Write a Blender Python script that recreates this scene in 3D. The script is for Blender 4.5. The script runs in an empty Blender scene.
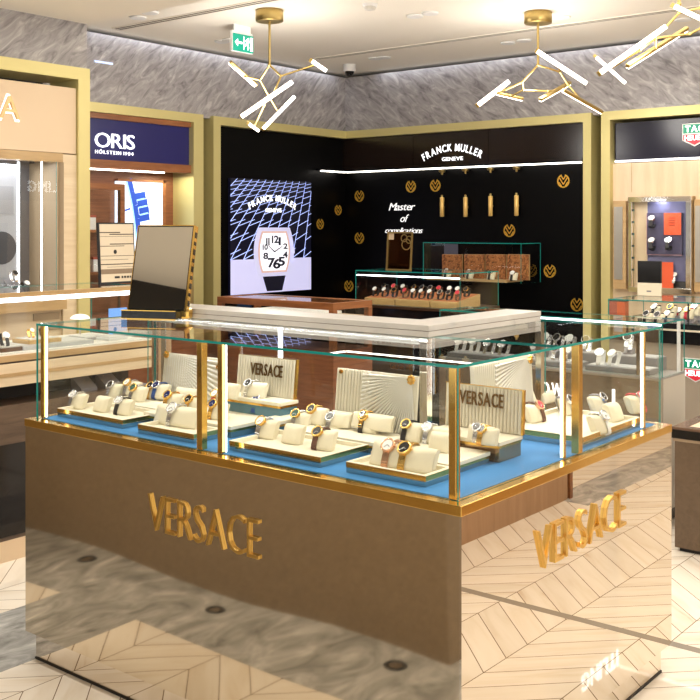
import bpy, math, random
from mathutils import Matrix, Vector
random.seed(7)
sc = bpy.context.scene
COL = sc.collection
PI = math.pi
# ------------------------------------------------------------ camera numbers
F, HY, TH, EYE = 1024.7, 227.4, 0.6779, 1.6
CT, ST = math.cos(TH), math.sin(TH)
def ray(px):
    r = (px - 350.0) / F
    return CT + r * ST, ST - r * CT
def P(px, py, x=None, y=None, z=None, d=None):
    """photo point -> world point on a given plane (x=, y=, z=) or at forward depth d"""
    a, b = ray(px)
    if x is not None: d = x / a
    elif y is not None: d = y / b
    elif z is not None: d = (EYE - z) * F / (py - HY)
    return Vector((a * d, b * d, EYE - (py - HY) * d / F))

# ------------------------------------------------------------ materials
MATS = {}
def mat(name, col, rough=.5, metal=0., emit=None, es=0., bump=None, spec=.5, coat=0., bdet=3):
    if name in MATS: return MATS[name]
    m = bpy.data.materials.new(name); m.use_nodes = True
    b = m.node_tree.nodes['Principled BSDF']
    b.inputs['Base Color'].default_value = (*col, 1)
    b.inputs['Roughness'].default_value = rough
    b.inputs['Metallic'].default_value = metal
    b.inputs['Specular IOR Level'].default_value = spec
    if coat: b.inputs['Coat Weight'].default_value = coat; b.inputs['Coat Roughness'].default_value = .05
    if emit:
        b.inputs['Emission Color'].default_value = (*emit, 1); b.inputs['Emission Strength'].default_value = es
    if bump:
        N = m.node_tree.nodes; L = m.node_tree.links
        tc = N.new('ShaderNodeTexCoord'); mp = N.new('ShaderNodeMapping'); n = N.new('ShaderNodeTexNoise'); bp = N.new('ShaderNodeBump')
        mp.inputs['Scale'].default_value = bump[0] if isinstance(bump[0], tuple) else (bump[0],) * 3
        n.inputs['Scale'].default_value = 1; n.inputs['Detail'].default_value = bdet
        bp.inputs['Strength'].default_value = bump[1]; bp.inputs['Distance'].default_value = bump[2]
        L.new(tc.outputs['Object'], mp.inputs[0]); L.new(mp.outputs[0], n.inputs[0]); L.new(n.outputs[0], bp.inputs['Height']); L.new(bp.outputs[0], b.inputs['Normal'])
    MATS[name] = m
    return m
def ramp_mat(name, scale, stops, rough=.5, metal=0., detail=6, dist=1.2, rot=(0,0,0), coat=0., spec=.5, nscale=1., coord='Object'):
    """noise driven colour ramp: marble, wood, leather"""
    if name in MATS: return MATS[name]
    m = bpy.data.materials.new(name); m.use_nodes = True
    N = m.node_tree.nodes; L = m.node_tree.links; b = N['Principled BSDF']
    tc = N.new('ShaderNodeTexCoord'); mp = N.new('ShaderNodeMapping'); n = N.new('ShaderNodeTexNoise'); cr = N.new('ShaderNodeValToRGB')
    mp0 = N.new('ShaderNodeMapping'); mp0.inputs['Rotation'].default_value = rot
    mp.inputs['Scale'].default_value = scale
    n.inputs['Scale'].default_value = nscale; n.inputs['Detail'].default_value = detail; n.inputs['Distortion'].default_value = dist; n.inputs['Roughness'].default_value = .62
    e = cr.color_ramp.elements
    while len(e) < len(stops): e.new(.5)
    for k, (p, c) in enumerate(stops): e[k].position = p; e[k].color = (*c, 1)
    L.new(tc.outputs[coord], mp0.inputs[0]); L.new(mp0.outputs[0], mp.inputs[0]); L.new(mp.outputs[0], n.inputs[0]); L.new(n.outputs[0], cr.inputs[0]); L.new(cr.outputs[0], b.inputs['Base Color'])
    b.inputs['Roughness'].default_value = rough; b.inputs['Metallic'].default_value = metal; b.inputs['Specular IOR Level'].default_value = spec
    if coat: b.inputs['Coat Weight'].default_value = coat; b.inputs['Coat Roughness'].default_value = .04
    MATS[name] = m
    return m
def glass_mat(name, tint=(1, 1, 1), refl=.9):
    m = bpy.data.materials.new(name); m.use_nodes = True
    N = m.node_tree.nodes; L = m.node_tree.links; N.remove(N['Principled BSDF'])
    out = N['Material Output']; mx = N.new('ShaderNodeMixShader'); tr = N.new('ShaderNodeBsdfTransparent'); gl = N.new('ShaderNodeBsdfGlossy')
    fr = N.new('ShaderNodeFresnel'); geo = N.new('ShaderNodeNewGeometry'); mu = N.new('ShaderNodeMath'); mu.operation = 'MULTIPLY'; inv = N.new('ShaderNodeMath'); inv.operation = 'SUBTRACT'
    fr.inputs[0].default_value = 1.45; gl.inputs['Roughness'].default_value = 0.0; gl.inputs[0].default_value = (refl, refl, refl, 1)
    tr.inputs[0].default_value = (*tint, 1); inv.inputs[0].default_value = 1
    L.new(geo.outputs['Backfacing'], inv.inputs[1]); L.new(fr.outputs[0], mu.inputs[0]); L.new(inv.outputs[0], mu.inputs[1])
    L.new(mu.outputs[0], mx.inputs[0]); L.new(tr.outputs[0], mx.inputs[1]); L.new(gl.outputs[0], mx.inputs[2]); L.new(mx.outputs[0], out.inputs[0])
    MATS[name] = m
    return m
def floor_mat():
    """chevron planks: spines along X, column width .3157 m, plank period .16 m, 45 degrees"""
    m = bpy.data.materials.new('chevron_tile'); m.use_nodes = True
    N = m.node_tree.nodes; L = m.node_tree.links; b = N['Principled BSDF']
    def M(op, a, c=None):
        n = N.new('ShaderNodeMath'); n.operation = op
        for i, v in enumerate((a, c)):
            if v is None: continue
            if isinstance(v, (int, float)): n.inputs[i].default_value = v
            else: L.new(v, n.inputs[i])
        return n.outputs[0]
    tc = N.new('ShaderNodeNewGeometry'); sp = N.new('ShaderNodeSeparateXYZ'); L.new(tc.outputs['Position'], sp.inputs[0])
    X, Y = sp.outputs[0], sp.outputs[1]
    W, PW = .3157, .16
    yy = M('DIVIDE', M('SUBTRACT', Y, 1.516), W)
    col = M('FLOOR', yy); fr = M('SUBTRACT', yy, col)
    par = M('FLOORED_MODULO', col, 2.0)                       # 0: lines (1,1); 1: lines (1,-1)
    tri = M('ADD', M('MULTIPLY', fr, M('SUBTRACT', 1.0, par)), M('MULTIPLY', M('SUBTRACT', 1.0, fr), par))
    s = M('DIVIDE', M('ADD', M('SUBTRACT', X, M('MULTIPLY', tri, W)), .03), PW)
    pl = M('FLOOR', s); sf = M('SUBTRACT', s, pl)
    d1 = M('MULTIPLY', M('MINIMUM', sf, M('SUBTRACT', 1.0, sf)), PW * .707)
    d2 = M('MULTIPLY', M('MINIMUM', fr, M('SUBTRACT', 1.0, fr)), W)
    line = M('LESS_THAN', M('MINIMUM', d1, d2), .0017)
    cx = N.new('ShaderNodeCombineXYZ'); L.new(pl, cx.inputs[0]); L.new(col, cx.inputs[1])
    wn = N.new('ShaderNodeTexWhiteNoise'); wn.noise_dimensions = '3D'; L.new(cx.outputs[0], wn.inputs['Vector'])
    # streaks along each plank
    u = M('ADD', X, M('MULTIPLY', Y, M('SUBTRACT', 1.0, M('MULTIPLY', par, 2.0))))
    v = M('SUBTRACT', X, M('MULTIPLY', Y, M('SUBTRACT', 1.0, M('MULTIPLY', par, 2.0))))
    cv = N.new('ShaderNodeCombineXYZ'); L.new(M('MULTIPLY', u, 1.6), cv.inputs[0]); L.new(M('MULTIPLY', v, 9.0), cv.inputs[1]); L.new(M('MULTIPLY', wn.outputs['Value'], 40.0), cv.inputs[2])
    nz = N.new('ShaderNodeTexNoise'); nz.inputs['Scale'].default_value = 1; nz.inputs['Detail'].default_value = 5; nz.inputs['Distortion'].default_value = .6; L.new(cv.outputs[0], nz.inputs['Vector'])
    cr = N.new('ShaderNodeValToRGB'); e = cr.color_ramp.elements
    for k in range(2): e.new(.5)
    for k, (p, c) in enumerate([(.22, (.58, .45, .33)), (.33, (.73, .65, .54)), (.5, (.79, .725, .635)), (.75, (.83, .78, .70))]):
        e[k].position = p; e[k].color = (*c, 1)
    L.new(nz.outputs[0], cr.inputs[0])
    hs = N.new('ShaderNodeHueSaturation'); L.new(cr.outputs[0], hs.inputs['Color']); L.new(M('ADD', .95, M('MULTIPLY', wn.outputs['Value'], .1)), hs.inputs['Value'])
    mx = N.new('ShaderNodeMixRGB'); L.new(line, mx.inputs[0]); L.new(hs.outputs[0], mx.inputs[1]); mx.inputs[2].default_value = (.17, .11, .06, 1)
    L.new(mx.outputs[0], b.inputs['Base Color']); b.inputs['Roughness'].default_value = .022; b.inputs['Specular IOR Level'].default_value = .45
    return m
BRASS = mat('brushed_brass', (.50, .37, .14), .35, 1.)
BRASS_D = mat('frame_brass', (.64, .56, .25), .42, .35)
GOLD = mat('polished_gold', (.80, .52, .14), .16, 1.)
STEEL = mat('steel', (.72, .72, .74), .18, 1.)
CHROME = mat('chrome', (.8, .78, .74), .08, 1.)
BLACK = mat('black_gloss', (.006, .006, .007), .12, spec=.4)
BLACKM = mat('black_matte', (.012, .011, .012), .55)
NAVY = mat('navy_panel', (.008, .008, .12), .35)
WHITE = mat('white_paint', (.8, .8, .8), .5)
CREAM = mat('cream_leather', (.78, .72, .57), .55)
CUSH = mat('cushion_suede', (.72, .66, .50), .8, bump=(60, .25, .004))
BLUE = mat('blue_fabric', (.035, .21, .50), .8, bump=(400, .3, .002))
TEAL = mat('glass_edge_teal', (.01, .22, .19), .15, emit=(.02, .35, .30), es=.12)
TRAYSIDE = mat('tray_mirror_side', (.45, .48, .45), .12, 1.)
GLASS = glass_mat('clear_glass', (.985, .995, .99))
LED = mat('led_white', (1, 1, 1), .5, emit=(.93, .96, 1.0), es=4.)
LEDW = mat('led_warm', (1, 1, 1), .5, emit=(1., .93, .82), es=5.)
SIGNLIT = mat('lit_letters', (1, 1, 1), .5, emit=(.95, .97, 1.), es=1.2)
CEIL = mat('ceiling_paint', (.87, .82, .74), .75)
BEIGE = mat('beige_lacquer', (.74, .57, .39), .5)
TAUPE = mat('taupe_lacquer', (.36, .31, .25), .4)
BROWN = ramp_mat('brown_leather', (30, 30, 30), [(.3, (.11, .072, .042)), (.7, (.15, .10, .062))], rough=.45)
DBROWN = mat('dark_brown', (.045, .022, .012), .3)
MARBLE = ramp_mat('grey_wall_marble', (5.5, 5.5, 22), [(.28, (.13, .122, .128)), (.43, (.28, .262, .268)), (.56, (.37, .35, .355)), (.74, (.60, .575, .57))], rough=.28, detail=9, dist=1.0, rot=(-.62, .62, 0), coord='Object')
FMARB = ramp_mat('grey_floor_marble', (3.0, 5.5, 5), [(.3, (.20, .20, .19)), (.47, (.36, .36, .35)), (.58, (.47, .47, .46)), (.72, (.68, .67, .65))], rough=.12, detail=8, dist=2.0)
WMARB = ramp_mat('white_marble', (3, 3, 5), [(.25, (.22, .21, .205)), (.38, (.45, .43, .405)), (.7, (.52, .495, .465))], rough=.3, detail=7, dist=1.6)
WOOD = ramp_mat('red_brown_wood', (4, 4, 60), [(.3, (.16, .052, .022)), (.7, (.27, .10, .045))], rough=.4, detail=4, dist=.3)
WOODH = ramp_mat('mahogany', (3, 3, 30), [(.3, (.20, .07, .025)), (.7, (.36, .14, .05))], rough=.35, detail=4, dist=.3)
LWOOD = ramp_mat('light_wood', (2, 2, 26), [(.3, (.66, .51, .33)), (.7, (.78, .64, .45))], rough=.45, detail=4, dist=.3)
LWOODV = ramp_mat('light_wood_panel', (14, 14, 1.5), [(.3, (.64, .49, .32)), (.7, (.74, .60, .43))], rough=.45, detail=4, dist=.3)
OAK = ramp_mat('oak', (3, 3, 30), [(.3, (.42, .27, .12)), (.7, (.56, .38, .19))], rough=.4, detail=4, dist=.3)
DWOOD = ramp_mat('dark_wood', (3, 3, 22), [(.3, (.07, .045, .03)), (.7, (.16, .105, .07))], rough=.3, detail=5, dist=.6)
TANWOOD = ramp_mat('tan_wood_tray', (5, 5, 40), [(.3, (.50, .33, .13)), (.7, (.62, .43, .19))], rough=.45, detail=3, dist=.3)
BURL = ramp_mat('burl_wood', (26, 26, 26), [(.35, (.10, .03, .01)), (.5, (.36, .13, .04)), (.65, (.50, .22, .08))], rough=.4, detail=3, dist=2.)
MIRROR_B = mat('bronze_mirror', (.70, .61, .48), .05, 1., bump=((1.5, 1.5, 1.2), .6, .014), bdet=0)
MIRROR_L = mat('champagne_mirror', (.76, .69, .60), .008, 1., bump=((1.6, 1.6, 1.2), .5, .0022), bdet=0)
MIRROR = mat('vanity_mirror', (.62, .58, .50), .02, 1.)
FLOOR = floor_mat()

# ------------------------------------------------------------ mesh builder
WM = {}
class MB:
    def __init__(s): s.v = []; s.f = []; s.m = []; s.sm = []
    def add(s, vs, fs, mi=0, smooth=False):
        o = len(s.v); s.v += [Vector(p) for p in vs]
        for k, f in enumerate(fs):
            s.f.append([i + o for i in f]); s.m.append(mi[k] if isinstance(mi, list) else mi); s.sm.append(smooth)
        return s
    def box(s, x0, x1, y0, y1, z0, z1, mi=0):
        x0, x1 = sorted((x0, x1)); y0, y1 = sorted((y0, y1)); z0, z1 = sorted((z0, z1))
        v = [(x, y, z) for z in (z0, z1) for y in (y0, y1) for x in (x0, x1)]
        return s.add(v, [(0, 2, 3, 1), (4, 5, 7, 6), (0, 1, 5, 4), (2, 6, 7, 3), (0, 4, 6, 2), (1, 3, 7, 5)], mi)
    def pane(s, x0, x1, y0, y1, z0, z1):
        """glass sheet: big faces slot 0, edges slot 1"""
        dx, dy, dz = abs(x1 - x0), abs(y1 - y0), abs(z1 - z0)
        t = [dx, dy, dz].index(min(dx, dy, dz))
        ax = [2, 2, 1, 1, 0, 0]
        return s.box(x0, x1, y0, y1, z0, z1, [0 if ax[k] == t else 1 for k in range(6)])
    def mbox(s, M, sx, sy, sz, mi=0):
        t = MB().box(-sx / 2, sx / 2, -sy / 2, sy / 2, -sz / 2, sz / 2)
        return s.add([M @ p for p in t.v], t.f, mi)
    def cyl(s, p0, p1, r0, r1=None, n=16, mi=0, caps=True):
        p0, p1 = Vector(p0), Vector(p1); r1 = r0 if r1 is None else r1
        a = (p1 - p0).normalized(); u = a.orthogonal().normalized(); w = a.cross(u)
        v = []
        for p, r in ((p0, r0), (p1, r1)):
            for k in range(n):
                t = 2 * PI * k / n; v.append(p + (u * math.cos(t) + w * math.sin(t)) * r)
        s.add(v, [(k, (k + 1) % n, n + (k + 1) % n, n + k) for k in range(n)], mi, True)
        if caps: s.add(v, [tuple(range(n - 1, -1, -1)), tuple(range(n, 2 * n))], mi)
        return s
    def tube(s, pts, r, n=8, mi=0):
        for a, b in zip(pts, pts[1:]): s.cyl(a, b, r, n=n, mi=mi)
        return s
    def lathe(s, prof, c=(0, 0, 0), n=24, mi=0):
        c = Vector(c); v = []
        for r, z in prof:
            for k in range(n):
                t = 2 * PI * k / n; v.append(c + Vector((r * math.cos(t), r * math.sin(t), z)))
        f = []
        for i in range(len(prof) - 1):
            for k in range(n): f.append((i * n + k, i * n + (k + 1) % n, (i + 1) * n + (k + 1) % n, (i + 1) * n + k))
        s.add(v, f, mi, True)
        return s.add(v, [tuple(range(n - 1, -1, -1)), tuple(range((len(prof) - 1) * n, len(prof) * n))], mi)
    def prism(s, poly, h, M=Matrix.Identity(4), mi=0):
        n = len(poly)
        v = [M @ Vector((x, y, 0)) for x, y in poly] + [M @ Vector((x, y, h)) for x, y in poly]
        return s.add(v, [tuple(range(n - 1, -1, -1)), tuple(range(n, 2 * n))] + [(k, (k + 1) % n, n + (k + 1) % n, n + k) for k in range(n)], mi)
    def build(s, name, mats, parent=None, bevel=0, local=False):
        me = bpy.data.meshes.new(name); o = bpy.data.objects.new(name, me); COL.objects.link(o)
        vs = s.v
        if parent is not None:
            if not local:
                inv = WM[parent.name].inverted(); vs = [inv @ p for p in s.v]
            o.parent = parent; WM[o.name] = WM[parent.name]
        else:
            xs = [p.x for p in vs]; ys = [p.y for p in vs]; zs = [p.z for p in vs]
            c = Vector(((min(xs) + max(xs)) / 2, (min(ys) + max(ys)) / 2, min(zs)))
            o.location = c; WM[o.name] = Matrix.Translation(c); vs = [p - c for p in s.v]
        me.from_pydata([tuple(p) for p in vs], [], s.f)
        for m in (mats if isinstance(mats, (list, tuple)) else [mats]): me.materials.append(m)
        for k, p in enumerate(me.polygons): p.material_index = s.m[k]; p.use_smooth = s.sm[k]
        me.update()
        if bevel:
            b = o.modifiers.new('bevel', 'BEVEL'); b.width = bevel; b.segments = 2; b.limit_method = 'ANGLE'
        return o
def tag(o, label, cat, group=None, kind=None):
    o['label'] = label; o['category'] = cat
    if group: o['group'] = group
    if kind: o['kind'] = kind
    return o
def thing(name, loc, label, cat, group=None, rz=0.):
    o = bpy.data.objects.new(name, None); COL.objects.link(o); o.empty_display_size = .05
    o.location = loc; o.rotation_euler = (0, 0, rz)
    WM[o.name] = Matrix.Translation(Vector(loc)) @ Matrix.Rotation(rz, 4, 'Z')
    return tag(o, label, cat, group)
def struct(name, mb, mats, bevel=0):
    o = mb.build(name, mats, bevel=bevel); o['kind'] = 'structure'; return o
def part(name, mats, parent, mb, bevel=0, label=None):
    o = mb.build(name, mats, parent, bevel)
    if label: o['label'] = label
    return o
KIDS = {}
def dup(root, loc, rz=0., label=None, group=None, rot=None):
    r = root.copy(); COL.objects.link(r); r.location = loc; r.rotation_euler = rot or (0, 0, rz)
    if label: r['label'] = label
    if group: r['group'] = group
    for ch in list(root.children):
        c = ch.copy(); COL.objects.link(c); c.parent = r
        for g in ch.children:
            d = g.copy(); COL.objects.link(d); d.parent = c
    return r
# text ---------------------------------------------------------------
GL = {}
def glyph(c, bold):
    if (c, bold) in GL: return GL[c, bold]
    cu = bpy.data.curves.new('t', 'FONT'); cu.body = c; cu.size = 1; cu.offset = bold; cu.resolution_u = 3
    o = bpy.data.objects.new('t', cu); COL.objects.link(o)
    me = bpy.data.meshes.new_from_object(o.evaluated_get(bpy.context.evaluated_depsgraph_get()))
    v = [tuple(p.co)[:2] for p in me.vertices]; f = [tuple(p.vertices) for p in me.polygons]
    ed = {}
    for p in me.polygons:
        for a, b in p.edge_keys: ed[(a, b)] = ed.get((a, b), 0) + 1
    be = []
    for p in me.polygons:
        vs = list(p.vertices)
        for a, b in zip(vs, vs[1:] + vs[:1]):
            if ed[tuple(sorted((a, b)))] == 1: be.append((a, b))
    bpy.data.objects.remove(o); bpy.data.curves.remove(cu); bpy.data.meshes.remove(me)
    GL[c, bold] = (v, f, be); return GL[c, bold]
def glyph_add(mb, c, T, h, bold=0., mi=0):
    """T maps (x,y,z) of the glyph; h = extrusion"""
    v, f, be = glyph(c, bold); n = len(v)
    if not n: return
    vv = [T @ Vector((x, y, 0)) for x, y in v] + [T @ Vector((x, y, h)) for x, y in v]
    mb.add(vv, [tuple(reversed(q)) for q in f] + [tuple(i + n for i in q) for q in f] + [(a, b, b + n, a + n) for a, b in be], mi)
def FRM(o, side):
    """frame with its x to the viewer's right, y up, z towards the viewer; side = which way the surface faces"""
    X, Z = {'-x': ((0, -1, 0), (-1, 0, 0)), '-y': ((1, 0, 0), (0, -1, 0)), '+y': ((-1, 0, 0), (0, 1, 0)), '+z': ((0, -1, 0), (0, 0, 1))}[side]
    Y = (0, 0, 1) if side != '+z' else (1, 0, 0)
    M = Matrix.Identity(4)
    for i in range(3): M[i][0] = X[i]; M[i][1] = Y[i]; M[i][2] = Z[i]; M[i][3] = o[i]
    return M
def layout(s, bold, gap):
    x = 0; out = []
    for c in s:
        if c == ' ': x += .32; continue
        v = glyph(c, bold)[0]; a = min(p[0] for p in v); b = max(p[0] for p in v)
        out.append((c, x - a, x, x + b - a)); x += b - a + gap
    return out, x - gap
def line_text(mb, s, M, w, h, depth=.002, bold=.0, gap=.1, shear=0., cap=.69, mi=0):
    lay, tot = layout(s, bold, gap)
    S = Matrix.Diagonal((w / tot, h / cap, 1, 1)); S[0][1] = shear * h / cap
    for c, off, a, b in lay:
        glyph_add(mb, c, M @ S @ Matrix.Translation((off, 0, 0)), depth, bold, mi)
def arc_text(mb, s, M, w, h, sag, depth=.002, bold=.02, gap=.14, mi=0, cap=.69):
    """text on an arch: ends lower than the middle by sag"""
    lay, tot = layout(s, bold, gap); k = w / tot
    R = (w * w / 4 + sag * sag) / (2 * sag)
    for c, off, a, b in lay:
        xm = (a + b) / 2 * k - w / 2; t = math.asin(max(-1, min(1, xm / R)))
        T = M @ Matrix.Translation((w / 2 + R * math.sin(t), R * math.cos(t) - R, 0)) @ Matrix.Rotation(-t, 4, 'Z') @ Matrix.Diagonal((k, h / cap, 1, 1)) @ Matrix.Translation((off - (a + b) / 2, 0, 0))
        glyph_add(mb, c, T, depth, bold, mi)

# ============================================================ ROOM SHELL
ZC, ZL = 3.19, 2.88                       # high ceiling, low soffit
XW, YW, YA = 8.23, 6.68, 5.31             # faces of the two shop fronts and of the near left unit
XA = P(90, 100, y=YA).x
ZF = 2.595                                # top of the brass frames
struct('floor', MB().box(-6, 10, -6, 9, -.05, 0), FLOOR)
struct('trim_1', MB().box(1.2, 1.72, .9, 5.3, 0, .0012).box(1.72, 10, 3.29, 3.79, 0, .0012), FMARB)
struct('trim_2', MB().box(5.45, 10, -.06, .19, 0, .0012), FMARB)
struct('trim_3', MB().box(3.82, 3.865, .191, 3.28, 0, .0012), mat('grey_inlay', (.30, .27, .23), .2))
struct('ceiling', MB().box(XA, 10, -6, 9, ZC, ZC + .1), CEIL)
struct('ceiling_soffit', MB().box(-6, XA, -6, 9, ZL, ZC + .1), CEIL)
# marble wall bands over the frames, standing a little behind the brass
struct('wall_back', MB().box(XW + .04, XW + .3, -1, YW + .3, ZF - .02, ZC - .035), MARBLE)
struct('wall_left', MB().box(XA, XW + .04, YW + .04, YW + .3, ZF - .02, ZC - .035), MARBLE)
struct('wall_near', MB().box(-3, XA, YA + .03, YA + .5, ZF - .02, ZL), MARBLE)
struct('wall_core', MB().box(XW + .3, XW + .4, -1, YW + .5, 0, ZC).box(XA, XW + .4, YW + .4, YW + .5, 0, ZC).box(XA - .05, XA, YA + .5, YW + .5, 0, ZC).box(-3, XA, YA + .5, YA + .6, 0, ZC), BLACKM)
# brass frames
yF0 = P(591, 110, x=XW).y; yFi = P(583, 120, x=XW).y; xF0 = P(213.5, 117, y=YW).x; xFi = P(220.7, 126, y=YW).x
ZFi = 2.52
struct('trim_4', MB().box(xF0, XW + .3, YW, YW + .3, ZFi, ZF).box(xF0, xFi, YW, YW + .3, 0, ZFi), BRASS_D)
struct('trim_5', MB().box(XW, XW + .3, yF0, YW, ZFi, ZF).box(XW, XW + .3, yF0, yFi, 0, ZFi), BRASS_D)
xO1 = P(203.5, 115, y=YW).x; xO0 = P(192, 120, y=YW).x
struct('trim_6', MB().box(XA, xO1, YW, YW + .3, ZFi, ZF).box(xO0 + .02, xO1, YW, YW + .3, 0, ZFi), BRASS_D)
yT1 = P(601, 108, x=XW).y; yTi = P(610, 120, x=XW).y
struct('trim_7', MB().box(XW, XW + .3, -1, yT1, ZFi, ZF).box(XW, XW + .3, yTi, yT1, 0, ZFi), BRASS_D)
xAi = P(78.5, 80, y=YA).x
struct('trim_8', MB().box(-3, XA, YA, YA + .3, ZFi, ZF).box(xAi, XA, YA, YA + .3, 0, ZFi), BRASS_D)
# black lining of the corner shop
zLED = 2.163
struct('wall_black_right', MB().box(XW + .08, XW + .29, yFi, YW + .08, 0, ZFi), mat('black_lacquer', (.0014, .0012, .0014), .4, spec=.1))
struct('wall_black_left', MB().box(xFi, XW + .08, YW + .08, YW + .29, 0, ZFi), MATS['black_lacquer'])

fs = None
for k, (x, y) in enumerate(((1.40, 4.05), (1.41, 3.13), (1.40, 2.21))):
    lab = 'flush floor spotlight in the grey marble, %s one reflected in the bronze mirror front' % ('left', 'middle', 'right')[k]
    if fs is None:
        fs = thing('floor_spotlight', (x, y, .0013), lab, 'floor light', 'floor spotlights'); part('ring', BLACKM, fs, MB().lathe([(.045, 0), (.043, .003), (.028, .003), (.027, 0)], (x, y, .0013))); part('lens', STEEL, fs, MB().cyl((x, y, .0013), (x, y, .0025), .026))
    else: dup(fs, (x, y, .0013), label=lab, group='floor spotlights')
# ceiling items --------------------------------------------------------
for k, (xs, ya, yb, lab) in enumerate([(5.22, 2.0, 6.6, 'slim dark linear ceiling diffuser nearer the exit sign'), (7.33, 1.0, 6.3, 'slim dark linear ceiling diffuser running above the second pendant lamp')]):
    r = thing('linear_diffuser', (xs, (ya + yb) / 2, ZC - .006), lab, 'vent', 'linear ceiling diffusers')
    part('slot', mat('slot_dark', (.16, .13, .10), .6), r, MB().box(xs - .035, xs + .035, ya, yb, ZC - .004, ZC))
    part('rim', CEIL, r, MB().box(xs - .05, xs - .035, ya, yb, ZC - .006, ZC).box(xs + .035, xs + .05, ya, yb, ZC - .006, ZC).box(xs - .004, xs + .004, ya, yb, ZC - .006, ZC))
DL = [(138, 17, 'second from the left'), (150, 12, 'third from the left'), (222, 41, 'just right of the exit sign, left of its pair'), (230, 39.5, 'just right of the exit sign, right of its pair'),
      (375, 58, 'near the black dome camera, left of its pair'), (384, 57, 'near the black dome camera, right of its pair'), (415, 15.5, 'near the top edge left of the middle pendant'), (430, 12.5, 'near the top edge close to the middle pendant'),
      (508, 42.5, 'behind the middle pendant, left of its pair'), (524, 40, 'behind the middle pendant, right of its pair'), (562, 17, 'small one right of the middle pendant rose'), (683, 19, 'beside the right-hand pendant')]
dl0 = None
for px, py, w in DL:
    p = P(px, py, z=ZC); lab = 'recessed round ceiling downlight ' + w
    if dl0 is None:
        dl0 = thing('downlight', (p.x, p.y, ZC - .012), lab, 'downlight', 'recessed downlights')
        part('ring', WHITE, dl0, MB().lathe([(.05, .0), (.062, 0), (.066, .012), (.05, .012)], (p.x, p.y, ZC - .012)))
        part('lamp', LEDW, dl0, MB().cyl((p.x, p.y, ZC - .009), (p.x, p.y, ZC - .001), .048))
    else: dup(dl0, (p.x, p.y, ZC - .012), label=lab, group='recessed downlights')
# exit sign
a, b = P(233, 34, y=5.71), P(253, 38, y=5.71); zt, zb = 3.115, 2.98
r = thing('exit_sign', ((a.x + b.x) / 2, 5.71, zb), 'green and white emergency exit sign hanging from the ceiling', 'sign')
part('housing', WHITE, r, MB().box(a.x - .005, b.x + .005, 5.712, 5.74, zb - .005, zt + .02).box(a.x + .02, b.x - .02, 5.715, 5.735, zt, ZC), .003)
part('panel', mat('exit_green', (0, .25, .16), .4, emit=(0, .42, .30), es=.35), r, MB().box(a.x, b.x, 5.706, 5.712, zb, zt))
w = b.x - a.x; h = zt - zb; M = FRM((a.x, 5.7055, zb), '-y'); mb = MB()
for poly in ([(.08, .5), (.22, .72), (.22, .56), (.44, .56), (.44, .44), (.22, .44), (.22, .28)], [(.5, .12), (.5, .9), (.53, .9), (.53, .12)],
             [(.84, .1), (.84, .9), (.95, .9), (.95, .1)], [(.62, .5), (.7, .72), (.78, .68), (.72, .46)], [(.72, .46), (.78, .3), (.74, .14), (.69, .15), (.72, .3), (.66, .42)], [(.64, .48), (.62, .36), (.55, .3), (.54, .36), (.6, .42), (.61, .5)], [(.7, .7), (.6, .62), (.57, .66), (.68, .77)], [(.76, .66), (.81, .58), (.84, .61), (.79, .72)]):
    mb.prism([(x * w, y * h) for x, y in poly], .001, M)
mb.prism([(w * (.74 + .035 * math.cos(t)), h * .8 + w * .035 * math.sin(t)) for t in [k * PI / 5 for k in range(10)]], .001, M)
part('pictogram', SIGNLIT, r, mb)
# dome camera and smoke detector
p = P(349.5, 74, d=10.0); r = thing('dome_camera', (p.x, p.y, ZC - .115), 'black dome security camera under the ceiling in the back corner', 'camera')
part('base', WHITE, r, MB().lathe([(.055, -.07), (.06, -.06), (.06, 0)], (p.x, p.y, ZC)))
part('dome', BLACK, r, MB().lathe([(.001, -.115), (.025, -.108), (.04, -.092), (.047, -.07)], (p.x, p.y, ZC)))
p = P(370, 4, z=ZC); r = thing('smoke_detector', (p.x, p.y, ZC - .045), 'round white smoke detector on the ceiling between the pendants', 'detector')
part('base', WHITE, r, MB().lathe([(.05, -.02), (.055, 0)], (p.x, p.y, ZC)))
part('sensor', mat('offwhite', (.62, .60, .56), .5), r, MB().lathe([(.022, -.045), (.04, -.04), (.042, -.02)], (p.x, p.y, ZC)))
p = P(104, 62.5, y=YW + .03)
tag(MB().box(p.x - .09, p.x + .09, YW + .03, YW + .04, p.z - .008, p.z + .008).build('pale_strip', mat('pale_blue', (.6, .7, .9), .4, emit=(.6, .7, 1), es=.5)), 'thin pale strip on the marble above the navy sign', 'vent')  # thin pale blue strip, slightly emissive

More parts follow.
